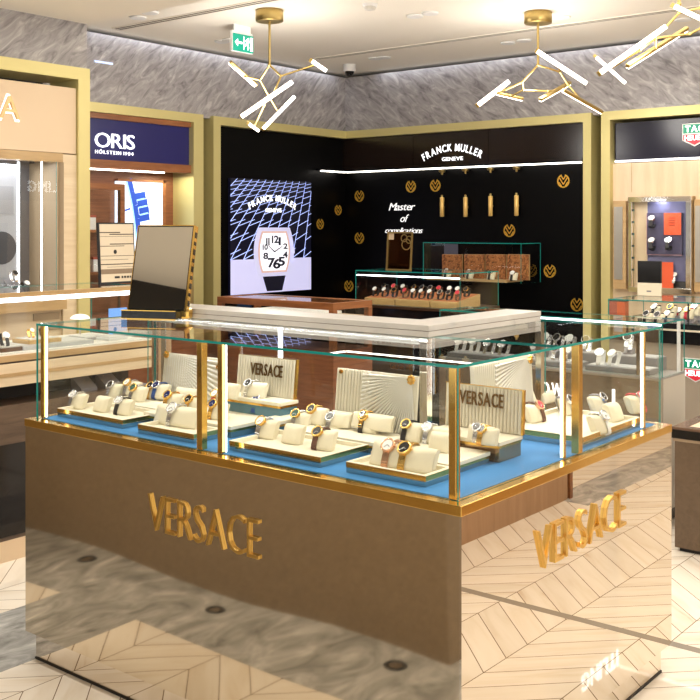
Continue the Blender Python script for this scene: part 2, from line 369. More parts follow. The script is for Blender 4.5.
# pendants -------------------------------------------------------------
def pendant(can, d0, stem_end, arms, bars, label, joint=None):
    c = P(can[0], can[1], d=d0); top = Vector((c.x, c.y, ZC))
    r = thing('pendant_lamp', top, label, 'pendant lamp', 'branching brass pendants')
    r.location = (top.x, top.y, ZC)
    part('ceiling_rose', BRASS, r, MB().lathe([(.095, -.085), (.102, -.08), (.102, -.003), (.095, 0)], top))
    se = P(c and can[0], stem_end, d=d0); se = Vector((c.x, c.y, se.z))
    part('stem', BRASS, r, MB().cyl(top + Vector((0, 0, -.08)), se, .009).lathe([(.001, -.012), (.012, -.006), (.014, 0), (.012, .006), (.001, .012)], se))
    for path in arms:
        pts = [se if q is None else P(q[0], q[1], d=d0 + q[2]) for q in path]
        mb = MB().tube(pts, .0075)
        for q in pts[1:-1]: mb.lathe([(.001, -.011), (.011, -.004), (.011, .004), (.001, .011)], q, 10)
        part('arm', BRASS, r, mb)
    for (x0, y0, e0, x1, y1, e1, flip, wd) in bars:
        A, B = P(x0, y0, d=d0 + e0), P(x1, y1, d=d0 + e1); ax = (B - A).normalized()
        view = ((A + B) / 2 - Vector((0, 0, EYE))).normalized()
        n = (Vector((0, 0, -.75)) + view * .65 if flip == 'down' else -view); n = (n - ax * n.dot(ax)).normalized(); t = ax.cross(n)
        M = Matrix.Identity(4); mid = (A + B) / 2
        for i in range(3): M[i][0] = ax[i]; M[i][1] = t[i]; M[i][2] = n[i]; M[i][3] = mid[i]
        L = (B - A).length
        bar = part('light_bar', BRASS, r, MB().mbox(M @ Matrix.Translation((0, 0, -.012)), L, .034 * wd, .024), .003)
        part('diffuser', LEDW, bar, MB().mbox(M @ Matrix.Translation((0, 0, .003 if flip == 'down' else .008)), L * .985, .03 * wd, .006 if flip == 'down' else .016), .002)
    return r
pendant((269.5, 16), 7.5, 65, [[None, (260, 80, .05), (268, 95, .1), (277, 110, .12)], [(260, 80, .05), (246, 77, 0), (242, 75, 0)], [None, (281, 76, -.05), (315, 65, .1)], [(281, 76, -.05), (272, 97, -.12)], [(268, 95, .1), (264, 106, .05), (255, 125, 0)]],
        [(229, 63, -.1, 255, 86, .1, 'down', .8), (312, 61, 0, 325, 70, .35, 'cam', .9), (241, 117, -.25, 292, 82, -.05, 'cam', 1.), (263, 129, .0, 294, 97, .25, 'cam', .8), (249, 124, -.15, 257.5, 130, .2, 'cam', .7)],
        'branching brass pendant lamp with lit bars on the left, beside the exit sign')
pendant((538, 18), 7.57, 65, [[None, (560, 72, .1), (568, 85, .1), (583, 102, .1)], [None, (522, 82, -.05), (505, 90, -.1), (494, 94, -.1)], [(522, 82, -.05), (523, 90, 0), (548, 91, .05), (560, 90, .1)], [(523, 90, 0), (510, 97, .1)], [(560, 72, .1), (559, 66, 0)]],
        [(537, 51, -.2, 586, 83, .1, 'cam', 1.), (540, 101, -.05, 570, 84, .2, 'down', .8), (562, 91, -.05, 601, 113, .2, 'down', .85), (478, 105, -.25, 508, 82, .05, 'cam', 1.), (496, 94, .05, 522, 100, .2, 'down', .7)],
        'branching brass pendant lamp in the middle, above the arched white lettering')
pendant((679, -20), 5.75, 4, [[None, (679, 13, .05), (664, 29, .05)], [(679, 13, .05), (700, 8, .05), (716, 20, .1), (690, 34, .15), (656, 38, .12), (656, 49, .12)], [(656, 38, .12), (640, 50, .05), (611, 68, .1)]],
        [(674, 6, -.15, 716, 26, .2, 'cam', .8), (600, 73, -.25, 665, 27, 0, 'cam', .85), (627, 68, 0, 687, 30, .3, 'down', .7), (596, 57, 0, 624, 82, .25, 'cam', .55)],
        'branching brass pendant lamp cut by the upper right corner of the picture')

# ============================================================ CORNER SHOP (black walls)
yb0 = yFi; XB, YB = XW + .08, YW + .08
r = thing('header_panel', (XB - .02, (yFi + YB) / 2, zLED), 'glossy black header panel with arched white lettering over the back wall', 'sign')
seams = [yFi, P(490, 140, x=XB).y, P(415, 140, x=XB).y, YB - .001]
mb = MB()
for a, b in zip(seams, seams[1:]): mb.box(XB - .03, XB - .001, a + .002, b - .002, zLED + .02, ZFi - .002)
part('board', mat('dark_brown_gloss', (.012, .006, .004), .18), r, mb)
M = lambda px, py: FRM(tuple(P(px, py, x=XB - .03)), '-x')
a, b = P(424, 157, x=XB - .03), P(481, 153, x=XB - .03); wd = a.y - b.y
mb = MB(); T = FRM((XB - .03, a.y, P(452, 151, x=XB - .03).z), '-x')
arc_text(mb, 'FRANCK MULLER', T, wd, .068, .085, .004, .012)
part('arched_lettering', SIGNLIT, r, mb); mb = MB()
a2, b2 = P(442, 160, x=XB - .03), P(463, 160, x=XB - .03)
line_text(mb, 'GENEVE', FRM((XB - .03, a2.y, P(452, 160.5, x=XB - .03).z), '-x'), a2.y - b2.y, .034, .004, .012)
part('lettering', SIGNLIT, r, mb)
part('led_strip', LEDW, r, MB().box(XB - .09, XB - .06, yFi + .02, YB - .09, zLED, zLED + .012))
part('shelf_lip', BLACK, r, MB().box(XB - .09, XB - .002, yFi + .01, YB - .002, zLED + .012, zLED + .03))
xl0 = P(318, 172, y=YB - .03).x
r = thing('light_shelf', ((xl0 + XB) / 2, YB - .05, zLED), 'short lit shelf edge on the black wall right of the watch poster', 'light')
part('lip', BLACK, r, MB().box(xl0, XB - .095, YB - .09, YB - .002, zLED + .012, zLED + .03))
part('led_strip', LEDW, r, MB().box(xl0, XB - .095, YB - .09, YB - .06, zLED, zLED + .012))
# poster lightbox
YP = YB - .03; pa, pb = P(230.5, 178, y=YP), P(311, 184, y=YP); zt = (pa.z + pb.z) / 2 + .01; zb = .98; W = pb.x - pa.x; H = zt - zb
r = thing('poster_lightbox', ((pa.x + pb.x) / 2, YB - .015, zb), 'backlit poster of a large curved wristwatch over a blue lattice', 'poster')
part('panel', mat('poster_black', (.004, .004, .012), .3, emit=(.003, .003, .012), es=.5), r, MB().box(pa.x, pb.x, YP, YB - .001, zb, zt))
T = FRM((pa.x, YP, zb), '-y'); hz = .30
part('foreground', mat('poster_lavender', (.5, .5, .7), .4, emit=(.42, .42, .66), es=.75), r, MB().prism([(0, 0), (W, 0), (W, H * hz), (0, H * hz)], .001, T))
mb = MB()
def seg(mb, p, q, w0, w1, T, h=.0015):
    d = Vector((q[0] - p[0], q[1] - p[1])); n = Vector((-d.y, d.x)).normalized()
    mb.prism([(p[0] - n.x * w0, p[1] - n.y * w0), (q[0] - n.x * w1, q[1] - n.y * w1), (q[0] + n.x * w1, q[1] + n.y * w1), (p[0] + n.x * w0, p[1] + n.y * w0)], h, T)
def clipseg(p, q, w0, w1):
    (x0, y0), (x1, y1) = p, q
    if max(x0, x1) < 0 or min(x0, x1) > 1: return
    def at(t): return (x0 + (x1 - x0) * t, y0 + (y1 - y0) * t)
    ts = [0, 1]
    for lim, lo in ((0, True), (1, False)):
        if abs(x1 - x0) > 1e-6:
            t = (lim - x0) / (x1 - x0)
            if (x0 < lim) == lo and x0 != lim and 0 < t < 1: ts[0] = max(ts[0], t)
            if (x1 < lim) == lo and x1 != lim and 0 < t < 1: ts[1] = min(ts[1], t)
    if ts[1] <= ts[0]: return
    for lim in (hz, 1.0):
        pass
    a, b = at(ts[0]), at(ts[1]); seg(mb, (a[0] * W, a[1] * H), (b[0] * W, b[1] * H), w0, w1, T)
for i in range(-4, 13):
    clipseg((-.15 + .15 * i, hz), (.42 + .085 * i, 1), .0038, .0016)
rows = [hz + (1 - hz) * (1 - .80 ** k) * 1.15 for k in range(0, 10)]
for k, v0 in enumerate(rows[:-1]):
    v1 = rows[k + 1]
    if v1 > 1: break
    for i in range(-4, 11):
        f0 = (v0 - hz) / (1 - hz); f1 = (v1 - hz) / (1 - hz)
        xa = -.15 + .15 * i + f0 * (.57 - .065 * i); xb = -.15 + .15 * (i + 1) + f1 * (.57 - .065 * (i + 1))
        clipseg((xa, v0), (xb, (v0 + v1) / 2 + (v1 - v0) * .05), .0034 - .0016 * f0, .0034 - .0016 * f1)
part('lattice', mat('poster_blue', (.4, .5, .9), .4, emit=(.42, .52, 1.), es=.95), r, mb)
mb = MB(); arc_text(mb, 'FRANCK MULLER', FRM((pa.x + W * .22, YP - .002, zb + H * .815), '-y'), W * .57, .055, .085, .001, .03)
part('arched_lettering', SIGNLIT, r, mb); mb = MB()
line_text(mb, 'GENEVE', FRM((pa.x + W * .41, YP - .002, zb + H * .715), '-y'), W * .2, .035, .001, .03)
part('lettering', SIGNLIT, r, mb)
cxp, cyp = W * .52, H * .36
def tonneau(hw, hh, bul, n=10):
    pts = []
    for k in range(n + 1): t = -1 + 2 * k / n; pts.append((hw * (1 - .22 * t * t) , hh * t))
    for k in range(n + 1): t = 1 - 2 * k / n; pts.append((-hw * (1 - .22 * t * t), hh * t))
    return [(cxp + x, cyp + y * (1 + bul * (1 - abs(x) / hw))) for x, y in pts]
wt = part('watch_picture', mat('poster_case', (.5, .5, .65), .4, emit=(.45, .45, .68), es=.7), r, MB().prism(tonneau(W * .25, H * .212, .1), .003, T))
part('bezel', mat('poster_bezel', (.5, .35, .3), .4, emit=(.62, .42, .40), es=.6), wt, MB().prism(tonneau(W * .20, H * .182, .06), .004, T))
part('dial', mat('poster_dial', (.8, .8, .85), .4, emit=(.72, .72, .80), es=.85), wt, MB().prism(tonneau(W * .178, H * .165, .05), .005, T))
INK = mat('poster_ink', (.01, .01, .03), .5)
mb = MB()
for s, u, v, sz in (('7', -.085, -.135, .075), ('6', -.02, -.148, .078), ('5', .045, -.125, .072), ('11', -.105, .06, .06), ('12', -.035, .08, .06), ('1', .05, .06, .065), ('8', -.14, -.06, .05), ('4', .105, -.055, .05), ('10', -.148, .02, .045), ('2', .11, .025, .045)):
    lay, tot = layout(s, .03, .05)
    line_text(mb, s, FRM((pa.x + cxp + u * W, YP - .0055, zb + cyp + v * H), '-y'), (.03 if s == '1' else .05 if s == '11' else .085 if len(s) == 1 else .10) * W * sz / .07, sz * H * 1.05, .001, .03)
seg(mb, (cxp, cyp), (cxp - W * .075, cyp + H * .055), .006, .003, T, .0065); seg(mb, (cxp, cyp), (cxp + W * .1, cyp + H * .05), .006, .003, T, .0065)
part('numerals', INK, wt, mb)
part('crown', MATS['poster_case'], wt, MB().prism([(cxp + W * .22, cyp - H * .025), (cxp + W * .26, cyp - H * .02), (cxp + W * .26, cyp + H * .03), (cxp + W * .22, cyp + H * .035)], .003, T).prism([(cxp + W * .205, cyp + H * .06), (cxp + W * .245, cyp + H * .05), (cxp + W * .235, cyp + H * .1), (cxp + W * .2, cyp + H * .11)], .003, T).prism([(cxp + W * .21, cyp - H * .1), (cxp + W * .245, cyp - H * .09), (cxp + W * .245, cyp - H * .05), (cxp + W * .215, cyp - H * .05)], .003, T))
part('strap_picture', INK, wt, MB().prism([(cxp - W * .15, cyp - H * .195), (cxp + W * .15, cyp - H * .195), (cxp + W * .1, .012), (cxp - W * .09, .012)], .002, T))
# emblems
def emblem(px, py, wall, label, size=.062):
    p = P(px, py, x=XB - .001) if wall == 'r' else P(px, py, y=YB - .001)
    T = FRM(tuple(p), '-x' if wall == 'r' else '-y'); mb = MB(); R = size
    for a0, a1 in ((-70, 72), (108, 250), (255, 285)):
        n = 10; A = [math.radians(a0 + (a1 - a0) * k / n) for k in range(n + 1)]
        for u, v in zip(A, A[1:]):
            mb.prism([(R * math.cos(u), R * math.sin(u)), (R * math.cos(v), R * math.sin(v)), (.82 * R * math.cos(v), .82 * R * math.sin(v)), (.82 * R * math.cos(u), .82 * R * math.sin(u))], .006, T)
    for pts in ([(-.62, .45), (0, -.5)], [(.62, .45), (0, -.5)], [(-.32, .72), (0, .22)], [(.32, .72), (0, .22)], [(-.72, -.15), (-.3, -.75)], [(.72, -.15), (.3, -.75)]):
        seg(mb, (pts[0][0] * R, pts[0][1] * R), (pts[1][0] * R, pts[1][1] * R), R * .065, R * .065, T, .006)
    return tag(mb.build('round_emblem', mat('emblem_gold_glow', (.85, .5, .08), .3, 1., emit=(.8, .42, .05), es=.16)), label, 'emblem', 'gold round emblems on the black walls')  # emission put into the gold so the emblems look brighter
for px, py, wl, lab in [(359.5, 196, 'r', 'gold round emblem on the black wall left of the script lettering'), (338, 210, 'l', 'gold round emblem tight in the black corner'), (359.5, 238, 'r', 'gold round emblem left of the small gold framed mirror'),
        (349, 286, 'r', 'gold round emblem low in the black corner, left of the glass case'), (435.5, 185.5, 'r', 'gold round emblem just left of the first gold tube'), (411, 186.5, 'r', 'dim gold round emblem directly above the script lettering'), (563.5, 181, 'r', 'gold round emblem highest on the right, right of the gold tubes'),
        (509.5, 230.5, 'r', 'gold round emblem below the last gold tube, above the wall vitrine'), (550, 271, 'r', 'gold round emblem right of the glass wall vitrine'), (577, 304.5, 'r', 'gold round emblem lowest on the right beside the brass frame'), (320, 224, 'l', 'gold round emblem beside the right edge of the watch poster')]:
    emblem(px, py, wl, lab, .060 if wl == 'r' else .054)
# gold wall tubes with their little spots
tb = None; sp0 = None
for k, (px, py, q) in enumerate([(442, 207, 'first from the left'), (465.5, 207, 'second from the left'), (490.5, 206, 'second from the right'), (516.5, 205.5, 'first from the right')]):
    p = P(px, py, x=XB - .04); h = .095; lab = 'gold tube wall light on black wall, ' + q + ' of four'
    if tb is None:
        tb = thing('tube_light', tuple(p), lab, 'wall light', 'gold tube wall lights')
        part('tube', mat('tube_gold', (.85, .56, .18), .4, .35), tb, MB().lathe([(.014, -h), (.021, -h + .004), (.021, h - .004), (.014, h)], p, 16))
        part('cap', BRASS, tb, MB().lathe([(.009, h), (.011, h + .018), (.004, h + .022)], p, 12))
        part('bracket', BRASS, tb, MB().box(p.x + .015, XB, p.y - .006, p.y + .006, p.z - .01, p.z + .01))
    else: dup(tb, tuple(p), label=lab, group='gold tube wall lights')
    p2 = Vector((XB - .05, P(px, 170, x=XB - .05).y, zLED - .012)); lab = 'tiny gold spotlight under the lit header, ' + q + ' of four'
    if sp0 is None:
        sp0 = thing('spotlight', tuple(p2), lab, 'spotlight', 'tiny gold spotlights')
        part('mount', BRASS, sp0, MB().lathe([(.03, -.02), (.036, -.005), (.036, 0)], p2, 14))
        part('nozzle', BRASS, sp0, MB().cyl(p2 + Vector((0, 0, -.02)), p2 + Vector((0, 0, -.042)), .014, .01, 12))
    else: dup(sp0, tuple(p2), label=lab, group='tiny gold spotlights')
# script lettering
mb = MB()
for s, x0, x1, yb_, hh, sh in (('Master', 389, 414, 210.5, .075, .35), ('of', 400, 407, 222, .075, .35), ('complications', 385, 422, 233, .055, .35)):
    a, b = P(x0, yb_, x=XB - .002), P(x1, yb_, x=XB - .002)
    line_text(mb, s, FRM((XB - .002, a.y, a.z), '-x'), a.y - b.y, hh, .006, -.004, .03, sh)
tag(mb.build('script_lettering', mat('white_letters', (.9, .9, .9), .5, emit=(1, 1, 1), es=.55)), 'white slanted script lettering in three lines on the black wall', 'lettering')

# ---------------------------------------------------------- watch models
SHEAR = .38
def cushion_mesh(a=.026, b=.038, c=.028, p=4.2, nb=12, n=20):
    mb = MB(); v = []
    for j in range(nb + 1):
        t = -1 + 2 * j / nb; s = max(.34, (1 - abs(t) ** 3.4) ** .5) if abs(t) < 1 else .34
        y = b * t
        for k in range(n):
            A = 2 * PI * (k + .5) / n; ca, sa = math.cos(A), math.sin(A)
            dz = c * (.9 + .1 * s) * (1 + .10 * t ** 4) * math.copysign(abs(sa) ** (2 / p), sa)
            v.append((a * s * math.copysign(abs(ca) ** (2 / p), ca) + SHEAR * dz, y * (1 + .10 * abs(ca * sa)), max(.0005, c + dz)))
    f = [(j * n + k, j * n + (k + 1) % n, (j + 1) * n + (k + 1) % n, (j + 1) * n + k) for j in range(nb) for k in range(n)]
    f = [tuple(reversed(q)) for q in f]
    mb.add(v, f, 0, True); mb.add(v, [tuple(range(n)), tuple(range((nb + 1) * n - 1, nb * n - 1, -1))], 0, True)
    return mb
STY = {}
def style(key, strap, case, dial, bezel=None): STY[key] = (strap, case, dial, bezel or case)
M_ = mat
SILV = M_('watch_silver', (.78, .78, .80), .22, 1.); WGOLD = M_('watch_gold', (.85, .55, .17), .2, 1.); RGOLD = M_('watch_rose', (.80, .48, .32), .2, 1.)
DW = M_('dial_white', (.85, .84, .82), .3); DB = M_('dial_black', (.01, .01, .012), .2); DN = M_('dial_navy', (.01, .02, .12), .2); DGn = M_('dial_green', (.03, .10, .07), .2)
SBLK = M_('strap_black', (.012, .011, .012), .5); SBRN = M_('strap_brown', (.12, .05, .03), .5); SRED = M_('strap_red', (.62, .03, .06), .5); SWHT = M_('strap_white', (.85, .84, .82), .45); SGRY = M_('strap_grey', (.28, .28, .31), .5); SBLU = M_('strap_blue', (.02, .08, .30), .5)
for a in (('steel', SILV, SILV, DW), ('steel_dark', SILV, SILV, DB), ('gold', WGOLD, WGOLD, DW), ('gold_black', WGOLD, WGOLD, DB), ('gold_navy', WGOLD, WGOLD, DN), ('twotone', SILV, WGOLD, DW), ('twotone_green', SILV, WGOLD, DGn), ('rose', RGOLD, RGOLD, DW), ('black_gold', SBLK, WGOLD, DB), ('black_steel', SBLK, SILV, DW), ('black_dark', SBLK, SILV, DB), ('brown', SBRN, RGOLD, SRED), ('brown_gold', SBRN, WGOLD, DB), ('red', SRED, SILV, DW, SRED), ('white', SWHT, SILV, DW), ('grey', SGRY, SILV, DB), ('navy', SBLU, SILV, DN), ('red_gold', SRED, WGOLD, DW)): style(*a)
PROTO = {}
def watch(key, loc, rz, label, group, scale=1.0, far=False, tilt=0.):
    """wristwatch closed round a cushion; base of the loop at the origin, dial facing local -x and up"""
    k = (key, far)
    if k not in PROTO:
        strap, case, dial, bez = STY[key]; a, c = .0278, .0298
        r = thing('wristwatch', (0, 0, 0), label, 'watch', group)
        n = 22; w0, w1 = .0095, .0085; th = .0022; phi = math.radians(42); v = []
        for i in range(n):
            t = 2 * PI * i / n; ca, sa = math.cos(t), math.sin(t); e = 2 / 3.6
            x = a * math.copysign(abs(ca) ** e, ca); z = c * math.copysign(abs(sa) ** e, sa) + .028
            nx, nz = ca, sa
            wd = w0; x += SHEAR * (z - .028)
            v += [(x, -wd, z), (x, wd, z), (x + nx * th, wd, z + nz * th), (x + nx * th, -wd, z + nz * th)]
        f = []
        for i in range(n):
            j = (i + 1) % n
            for q in range(4): f.append((4 * i + q, 4 * j + q, 4 * j + (q + 1) % 4, 4 * i + (q + 1) % 4))
        mb = MB().add(v, f)
        if not far:      # link ridges across the band
            for i in range(n):
                t = 2 * PI * (i + .5) / n; ca, sa = math.cos(t), math.sin(t); e = 2 / 3.6
                x = (a + th) * math.copysign(abs(ca) ** e, ca); z = (c + th) * math.copysign(abs(sa) ** e, sa) + .028; x += SHEAR * (z - .028)
                mb.cyl((x, -w0, z), (x, w0, z), .0014, n=6)
        mb.build('strap', strap, r, local=True)
        nrm = Vector((-math.cos(phi), 0, math.sin(phi))); q = Vector((-a * .86, 0, c * .80 + .028)); q.x += SHEAR * (q.z - .028); q -= nrm * .002
        rc = .0182 if not far else .020; hh = .008
        cs = MB().cyl(q, q + nrm * hh, rc, n=24)
        co = cs.build('watch_case', case, r, local=True)
        if far: MB().cyl(q + nrm * hh, q + nrm * (hh + .0012), rc * .84, n=20).build('dial', dial, co, local=True)
        else:
            # bezel ring, dial, hands, crown
            u = Vector((0, 1, 0)); w = nrm.cross(u); rv = []
            for rr, hz_ in ((rc * 1.04, hh), (rc * 1.02, hh + .0022), (rc * .80, hh + .0022), (rc * .78, hh + .0006)):
                for i in range(24):
                    t = 2 * PI * i / 24; rv.append(q + nrm * hz_ + (u * math.cos(t) + w * math.sin(t)) * rr)
            MB().add(rv, [(b * 24 + i, b * 24 + (i + 1) % 24, (b + 1) * 24 + (i + 1) % 24, (b + 1) * 24 + i) for b in range(3) for i in range(24)], 0, True).build('bezel', bez, co, local=True)
            MB().cyl(q + nrm * hh, q + nrm * (hh + .0008), rc * .80, n=24).build('dial', dial, co, local=True)
            hm = MB().cyl(q + nrm * (hh + .0014), q + nrm * (hh + .0014) + (u * .4 + w * .5) * rc, .0006, n=5).cyl(q + nrm * (hh + .0014), q + nrm * (hh + .0014) + (u * -.45 + w * .25) * rc, .0007, n=5)
            hm.build('hands', SILV if dial is not DW else SBLK, co, local=True)
            MB().cyl(q + nrm * hh * .5 - u * rc, q + nrm * hh * .5 - u * (rc + .004), .0025, n=10).build('crown', case, co, local=True)
        PROTO[k] = r
        o = r
    else:
        o = dup(PROTO[k], (0, 0, 0), group=group); o['label'] = label
    o['group'] = group
    o.location = loc; o.rotation_euler = (0, tilt, rz); o.scale = (scale,) * 3
    return o
CPROTO = {}
def cushion(loc, rz, label, group, b=.038, scale=1., m=CUSH, name='watch_cushion', tilt=0.):
    k = (b, m.name)
    if k not in CPROTO:
        o = cushion_mesh(b=b).build(name, m); CPROTO[k] = o
    else:
        o = CPROTO[k].copy(); COL.objects.link(o)
    o.location = loc; o.rotation_euler = (0, tilt, rz); o.scale = (scale,) * 3
    return tag(o, label, 'cushion', group)
exec_later = []

# ============================================================ MAIN COUNTER (L plan)
X0, Y0, LL, WW = 2.2011, 1.4102, 1.9119, 1.3992
HB, HG, INS, BT = .8918, 1.2438, .0307, .0273
X1, Y1 = X0 + WW, Y0 + LL
SX, SY = 2.74, 1.88            # front faces of the marble ledge
IX, IY = SX + .17, SY + .15    # staff side
r = thing('display_counter', (X0 + .3, Y0 + .3, 0), 'large L-shaped mirrored counter with brass rim and glass case of watches in the foreground', 'counter')
CNT = r
hem = P(25, 631, x=X0).z
def lprism(i, j, z0, z1, x0=X0, y0=Y0, x1=X1, y1=Y1, ix=IX, iy=IY):
    poly = [(x0 + i, y0 + i), (x1 - i, y0 + i), (x1 - i, iy - j), (ix - j, iy - j), (ix - j, y1 - i), (x0 + i, y1 - i)]
    return MB().prism(poly, z1 - z0, Matrix.Translation((0, 0, z0)))
part('body', MIRROR_B, r, lprism(.012, .012, hem, HB - BT))
g = .004
part('front_panel', MIRROR_B, r, MB().box(X0 + .003, X0 + .0119, Y0 + .008, Y1 - .003, hem, HB - BT), label='tall bronze mirror front')
part('side_panel', MIRROR_L, r, MB().box(X0 + .003, X1 - .003, Y0 + .001, Y0 + .0079, hem, HB - BT), label='pale champagne mirror side')
part('plinth', MIRROR_L, r, lprism(.03, .03, 0, hem))
part('base_dark_line', BLACKM, r, lprism(.027, .027, 0, .008))  # thin dark line round the foot of the plinth
part('brass_rim', GOLD, r, lprism(0, 0, HB - BT, HB), .0015)
part('fabric_deck', BLUE, r, lprism(.045, .16, HB, HB + .0016), label='blue fabric deck')
gp = .005
def gl(name, x0, x1, y0, y1, z0, z1): return part(name, [GLASS, TEAL], r, MB().pane(x0, x1, y0, y1, z0, z1))
fx, fy, ex, ey = X0 + INS, Y0 + INS, X1 - INS, Y1 - INS
gl('glass_front', fx, fx + gp, fy, ey, HB, HG - .008)
gl('glass_side', fx + gp, ex - gp, fy, fy + gp, HB, HG - .008)
gl('glass_end', ex - gp, ex, fy, SY + .02, HB, HG - .008)
gl('glass_end', fx + gp, SX + .02, ey - gp, ey, HB, HG - .008)
gl('glass_top', fx - .001, SX + .06, fy - .001, ey, HG - .008, HG)
gl('glass_top', SX + .061, ex, fy - .001, SY + .06, HG - .008, HG)
gl('glass_back', SX + .02, SX + .02 + gp, SY + .04, ey, HB, HG - .008)
gl('glass_back', SX + .03, ex, SY + .02, SY + .02 + gp, HB, HG - .008)
# marble ledge on the staff edge
zm0, zm1 = HG + .0005, 1.282
XM = P(541, 309, y=SY).x
def mled(z0, z1, e=0): return MB().prism([(SX + e, SY + e), (XM, SY + e), (XM, SY + .15), (SX + .17, SY + .15), (SX + .17, Y1), (SX + e, Y1)], z1 - z0, Matrix.Translation((0, 0, z0)))
part('marble_ledge', WMARB, r, mled(zm0, 1.262), .001)
part('marble_ledge', WMARB, r, mled(1.264, zm1), .001)
part('ledge_seam', MATS['slot_dark'], r, mled(1.262, 1.264, .002))
part('ledge_riser', WMARB, r, MB().prism([(SX + .035, SY + .035), (XM - .04, SY + .035), (XM - .04, SY + .05), (SX + .05, SY + .05), (SX + .05, Y1 - .04), (SX + .035, Y1 - .04)], .02, Matrix.Translation((0, 0, HG - .03))))
# posts and lit strips
po = .019
zt = HG - .008
def post(x, y, w=.02, m=GOLD): return part('post', m, r, MB().box(x - w / 2, x + w / 2, y - w / 2, y + w / 2, HB + .0016, zt), .001)
def led(x, y, w=.004): return part('led_strip', LED, r, MB().box(x - w / 2, x + w / 2, y - w / 2, y + w / 2, HB + .006, zt - .004))
xi, yi = fx + gp + .014, fy + gp + .014
post(xi, yi + .003, .022)
ya_ = P(202, 449, x=xi).y; yb_ = P(222, 453, x=xi).y
post(xi, ya_, .024); post(xi, yb_, .02); led(xi + .002, yb_ - .016)
ye = P(44.5, 419, x=xi).y
post(xi, ye, .02); led(xi, ye - .013, .005)
xa_ = P(577, 460, y=yi).x; xb_ = P(563, 460, y=yi).x
post(xa_, yi, .026); post(xb_, yi, .014); led(xb_ - .011, yi, .005)
xe = P(643, 420, y=yi).x
post(xe, yi, .014); led(xe - .012, yi, .006)
# staff side posts
post(SX + .035, SY + .035, .03, CHROME); post(SX + .055, ey - .02, .03, CHROME); post(SX + .055, ey - .075, .03, CHROME); post(ex - .02, SY + .035, .025, CHROME)
led(SX + .035, P(280.5, 345, x=SX + .035).y, .012)
# raised lettering
def raised(s, M, w, h, depth, bold=.004):
    lay, tot = layout(s, bold, .09)
    for c, off, a, b in lay:
        mb = MB(); glyph_add(mb, c, M @ Matrix.Diagonal((w / tot, h / .69, 1, 1)) @ Matrix.Translation((off, 0, 0)), depth, bold)
        part('raised_letter', mat('letter_satin_gold', (.80, .53, .16), .3, 1.), CNT, mb, .0008)
a, b = P(149, 531, x=X0), P(259.5, 558, x=X0)
raised('VERSACE', FRM((X0 + .003, a.y, (a.z + b.z) / 2), '-x'), a.y - b.y, .122, .009, -.014)
a, b = P(539, 570, y=Y0 - .01), P(627, 528, y=Y0 - .01)
raised('VERSACE', FRM((a.x, Y0 + .001, (a.z + b.z) / 2), '-y'), b.x - a.x, .120, .010, -.014)

# ---- trays, risers, boards
ZD = HB + .0017
def tray(x0, x1, y0, y1, label, h=.032, z=ZD, side=TRAYSIDE):
    t = thing('display_tray', ((x0 + x1) / 2, (y0 + y1) / 2, z), label, 'tray', 'watch trays in the main counter')
    w = .012
    part('base', side, t, MB().box(x0, x1, y0, y1, z, z + h * .5), .0008)
    part('rim', CREAM, t, MB().box(x0, x0 + w, y0, y1, z + h * .5, z + h).box(x1 - w, x1, y0, y1, z + h * .5, z + h).box(x0 + w, x1 - w, y0, y0 + w, z + h * .5, z + h).box(x0 + w, x1 - w, y1 - w, y1, z + h * .5, z + h), .001)
    part('trim_strip', GOLD, t, MB().box(x0 - .001, x0, y0, y1, z + h * .52, z + h * .95).box(x0, x1, y0 - .001, y0, z + h * .52, z + h * .95))
    part('liner', CREAM, t, MB().box(x0 + w, x1 - w, y0 + w, y1 - w, z + h * .5, z + h * .6))
    return z + h * .6
def riser(x0, x1, y0, y1, h, label, z=ZD, side=None, top=None):
    t = thing('display_riser', ((x0 + x1) / 2, (y0 + y1) / 2, z), label, 'riser', 'cream risers in the main counter')
    part('block', side or mat('riser_side', (.08, .19, .26), .25, .2), t, MB().box(x0 + .004, x1 - .004, y0 + .004, y1 - .004, z, z + h - .012), .001)
    part('top_board', CREAM, t, MB().box(x0, x1, y0, y1, z + h - .012, z + h), .0015)
    part('trim_strip', GOLD, t, MB().box(x0 + .002, x0 + .0039, y0 + .004, y1 - .004, z + h - .02, z + h - .0125).box(x0 + .004, x1 - .004, y0 + .002, y0 + .0039, z + h - .02, z + h - .0125))
    return z + h
T1 = tray(2.298, 2.50, 2.875, 3.255, 'low cream tray at the far left end of the main counter')
T2 = tray(2.285, 2.41, 2.495, 2.775, 'small low cream tray holding one long bolster, left of the brass post pair')
T3 = tray(2.29, 2.52, 1.955, 2.335, 'low cream tray right of the brass post pair, front row of three cushions')
T4 = tray(2.295, 2.43, 1.585, 1.862, 'small low cream tray with two watches on one bolster beside the corner post')
TR = tray(3.02, 3.47, 1.475, 1.80, 'wide low cream tray on the right arm of the counter with the red watch', .036)
R1 = riser(2.51, 2.72, 2.93, 3.26, .034, 'cream riser behind the far left tray')
R2 = riser(2.42, 2.70, 2.46, 2.91, .040, 'cream riser with gold watches in front of the leftmost sunburst board')
RV = riser(2.53, 2.70, 2.36, 2.45, .05, 'low narrow cream riser under the right end of the left lettered board')
R3 = riser(2.53, 2.70, 1.90, 2.30, .036, 'cream riser behind the three-cushion tray, in front of the middle sunburst board')
R4 = riser(2.44, 2.66, 1.60, 1.885, .034, 'cream riser behind the two-watch bolster near the corner post')
R5 = riser(2.67, 2.81, 1.575, 1.86, .062, 'taller cream riser under the right lettered board', side=mat('riser_bronze', (.45, .30, .18), .15, .9))
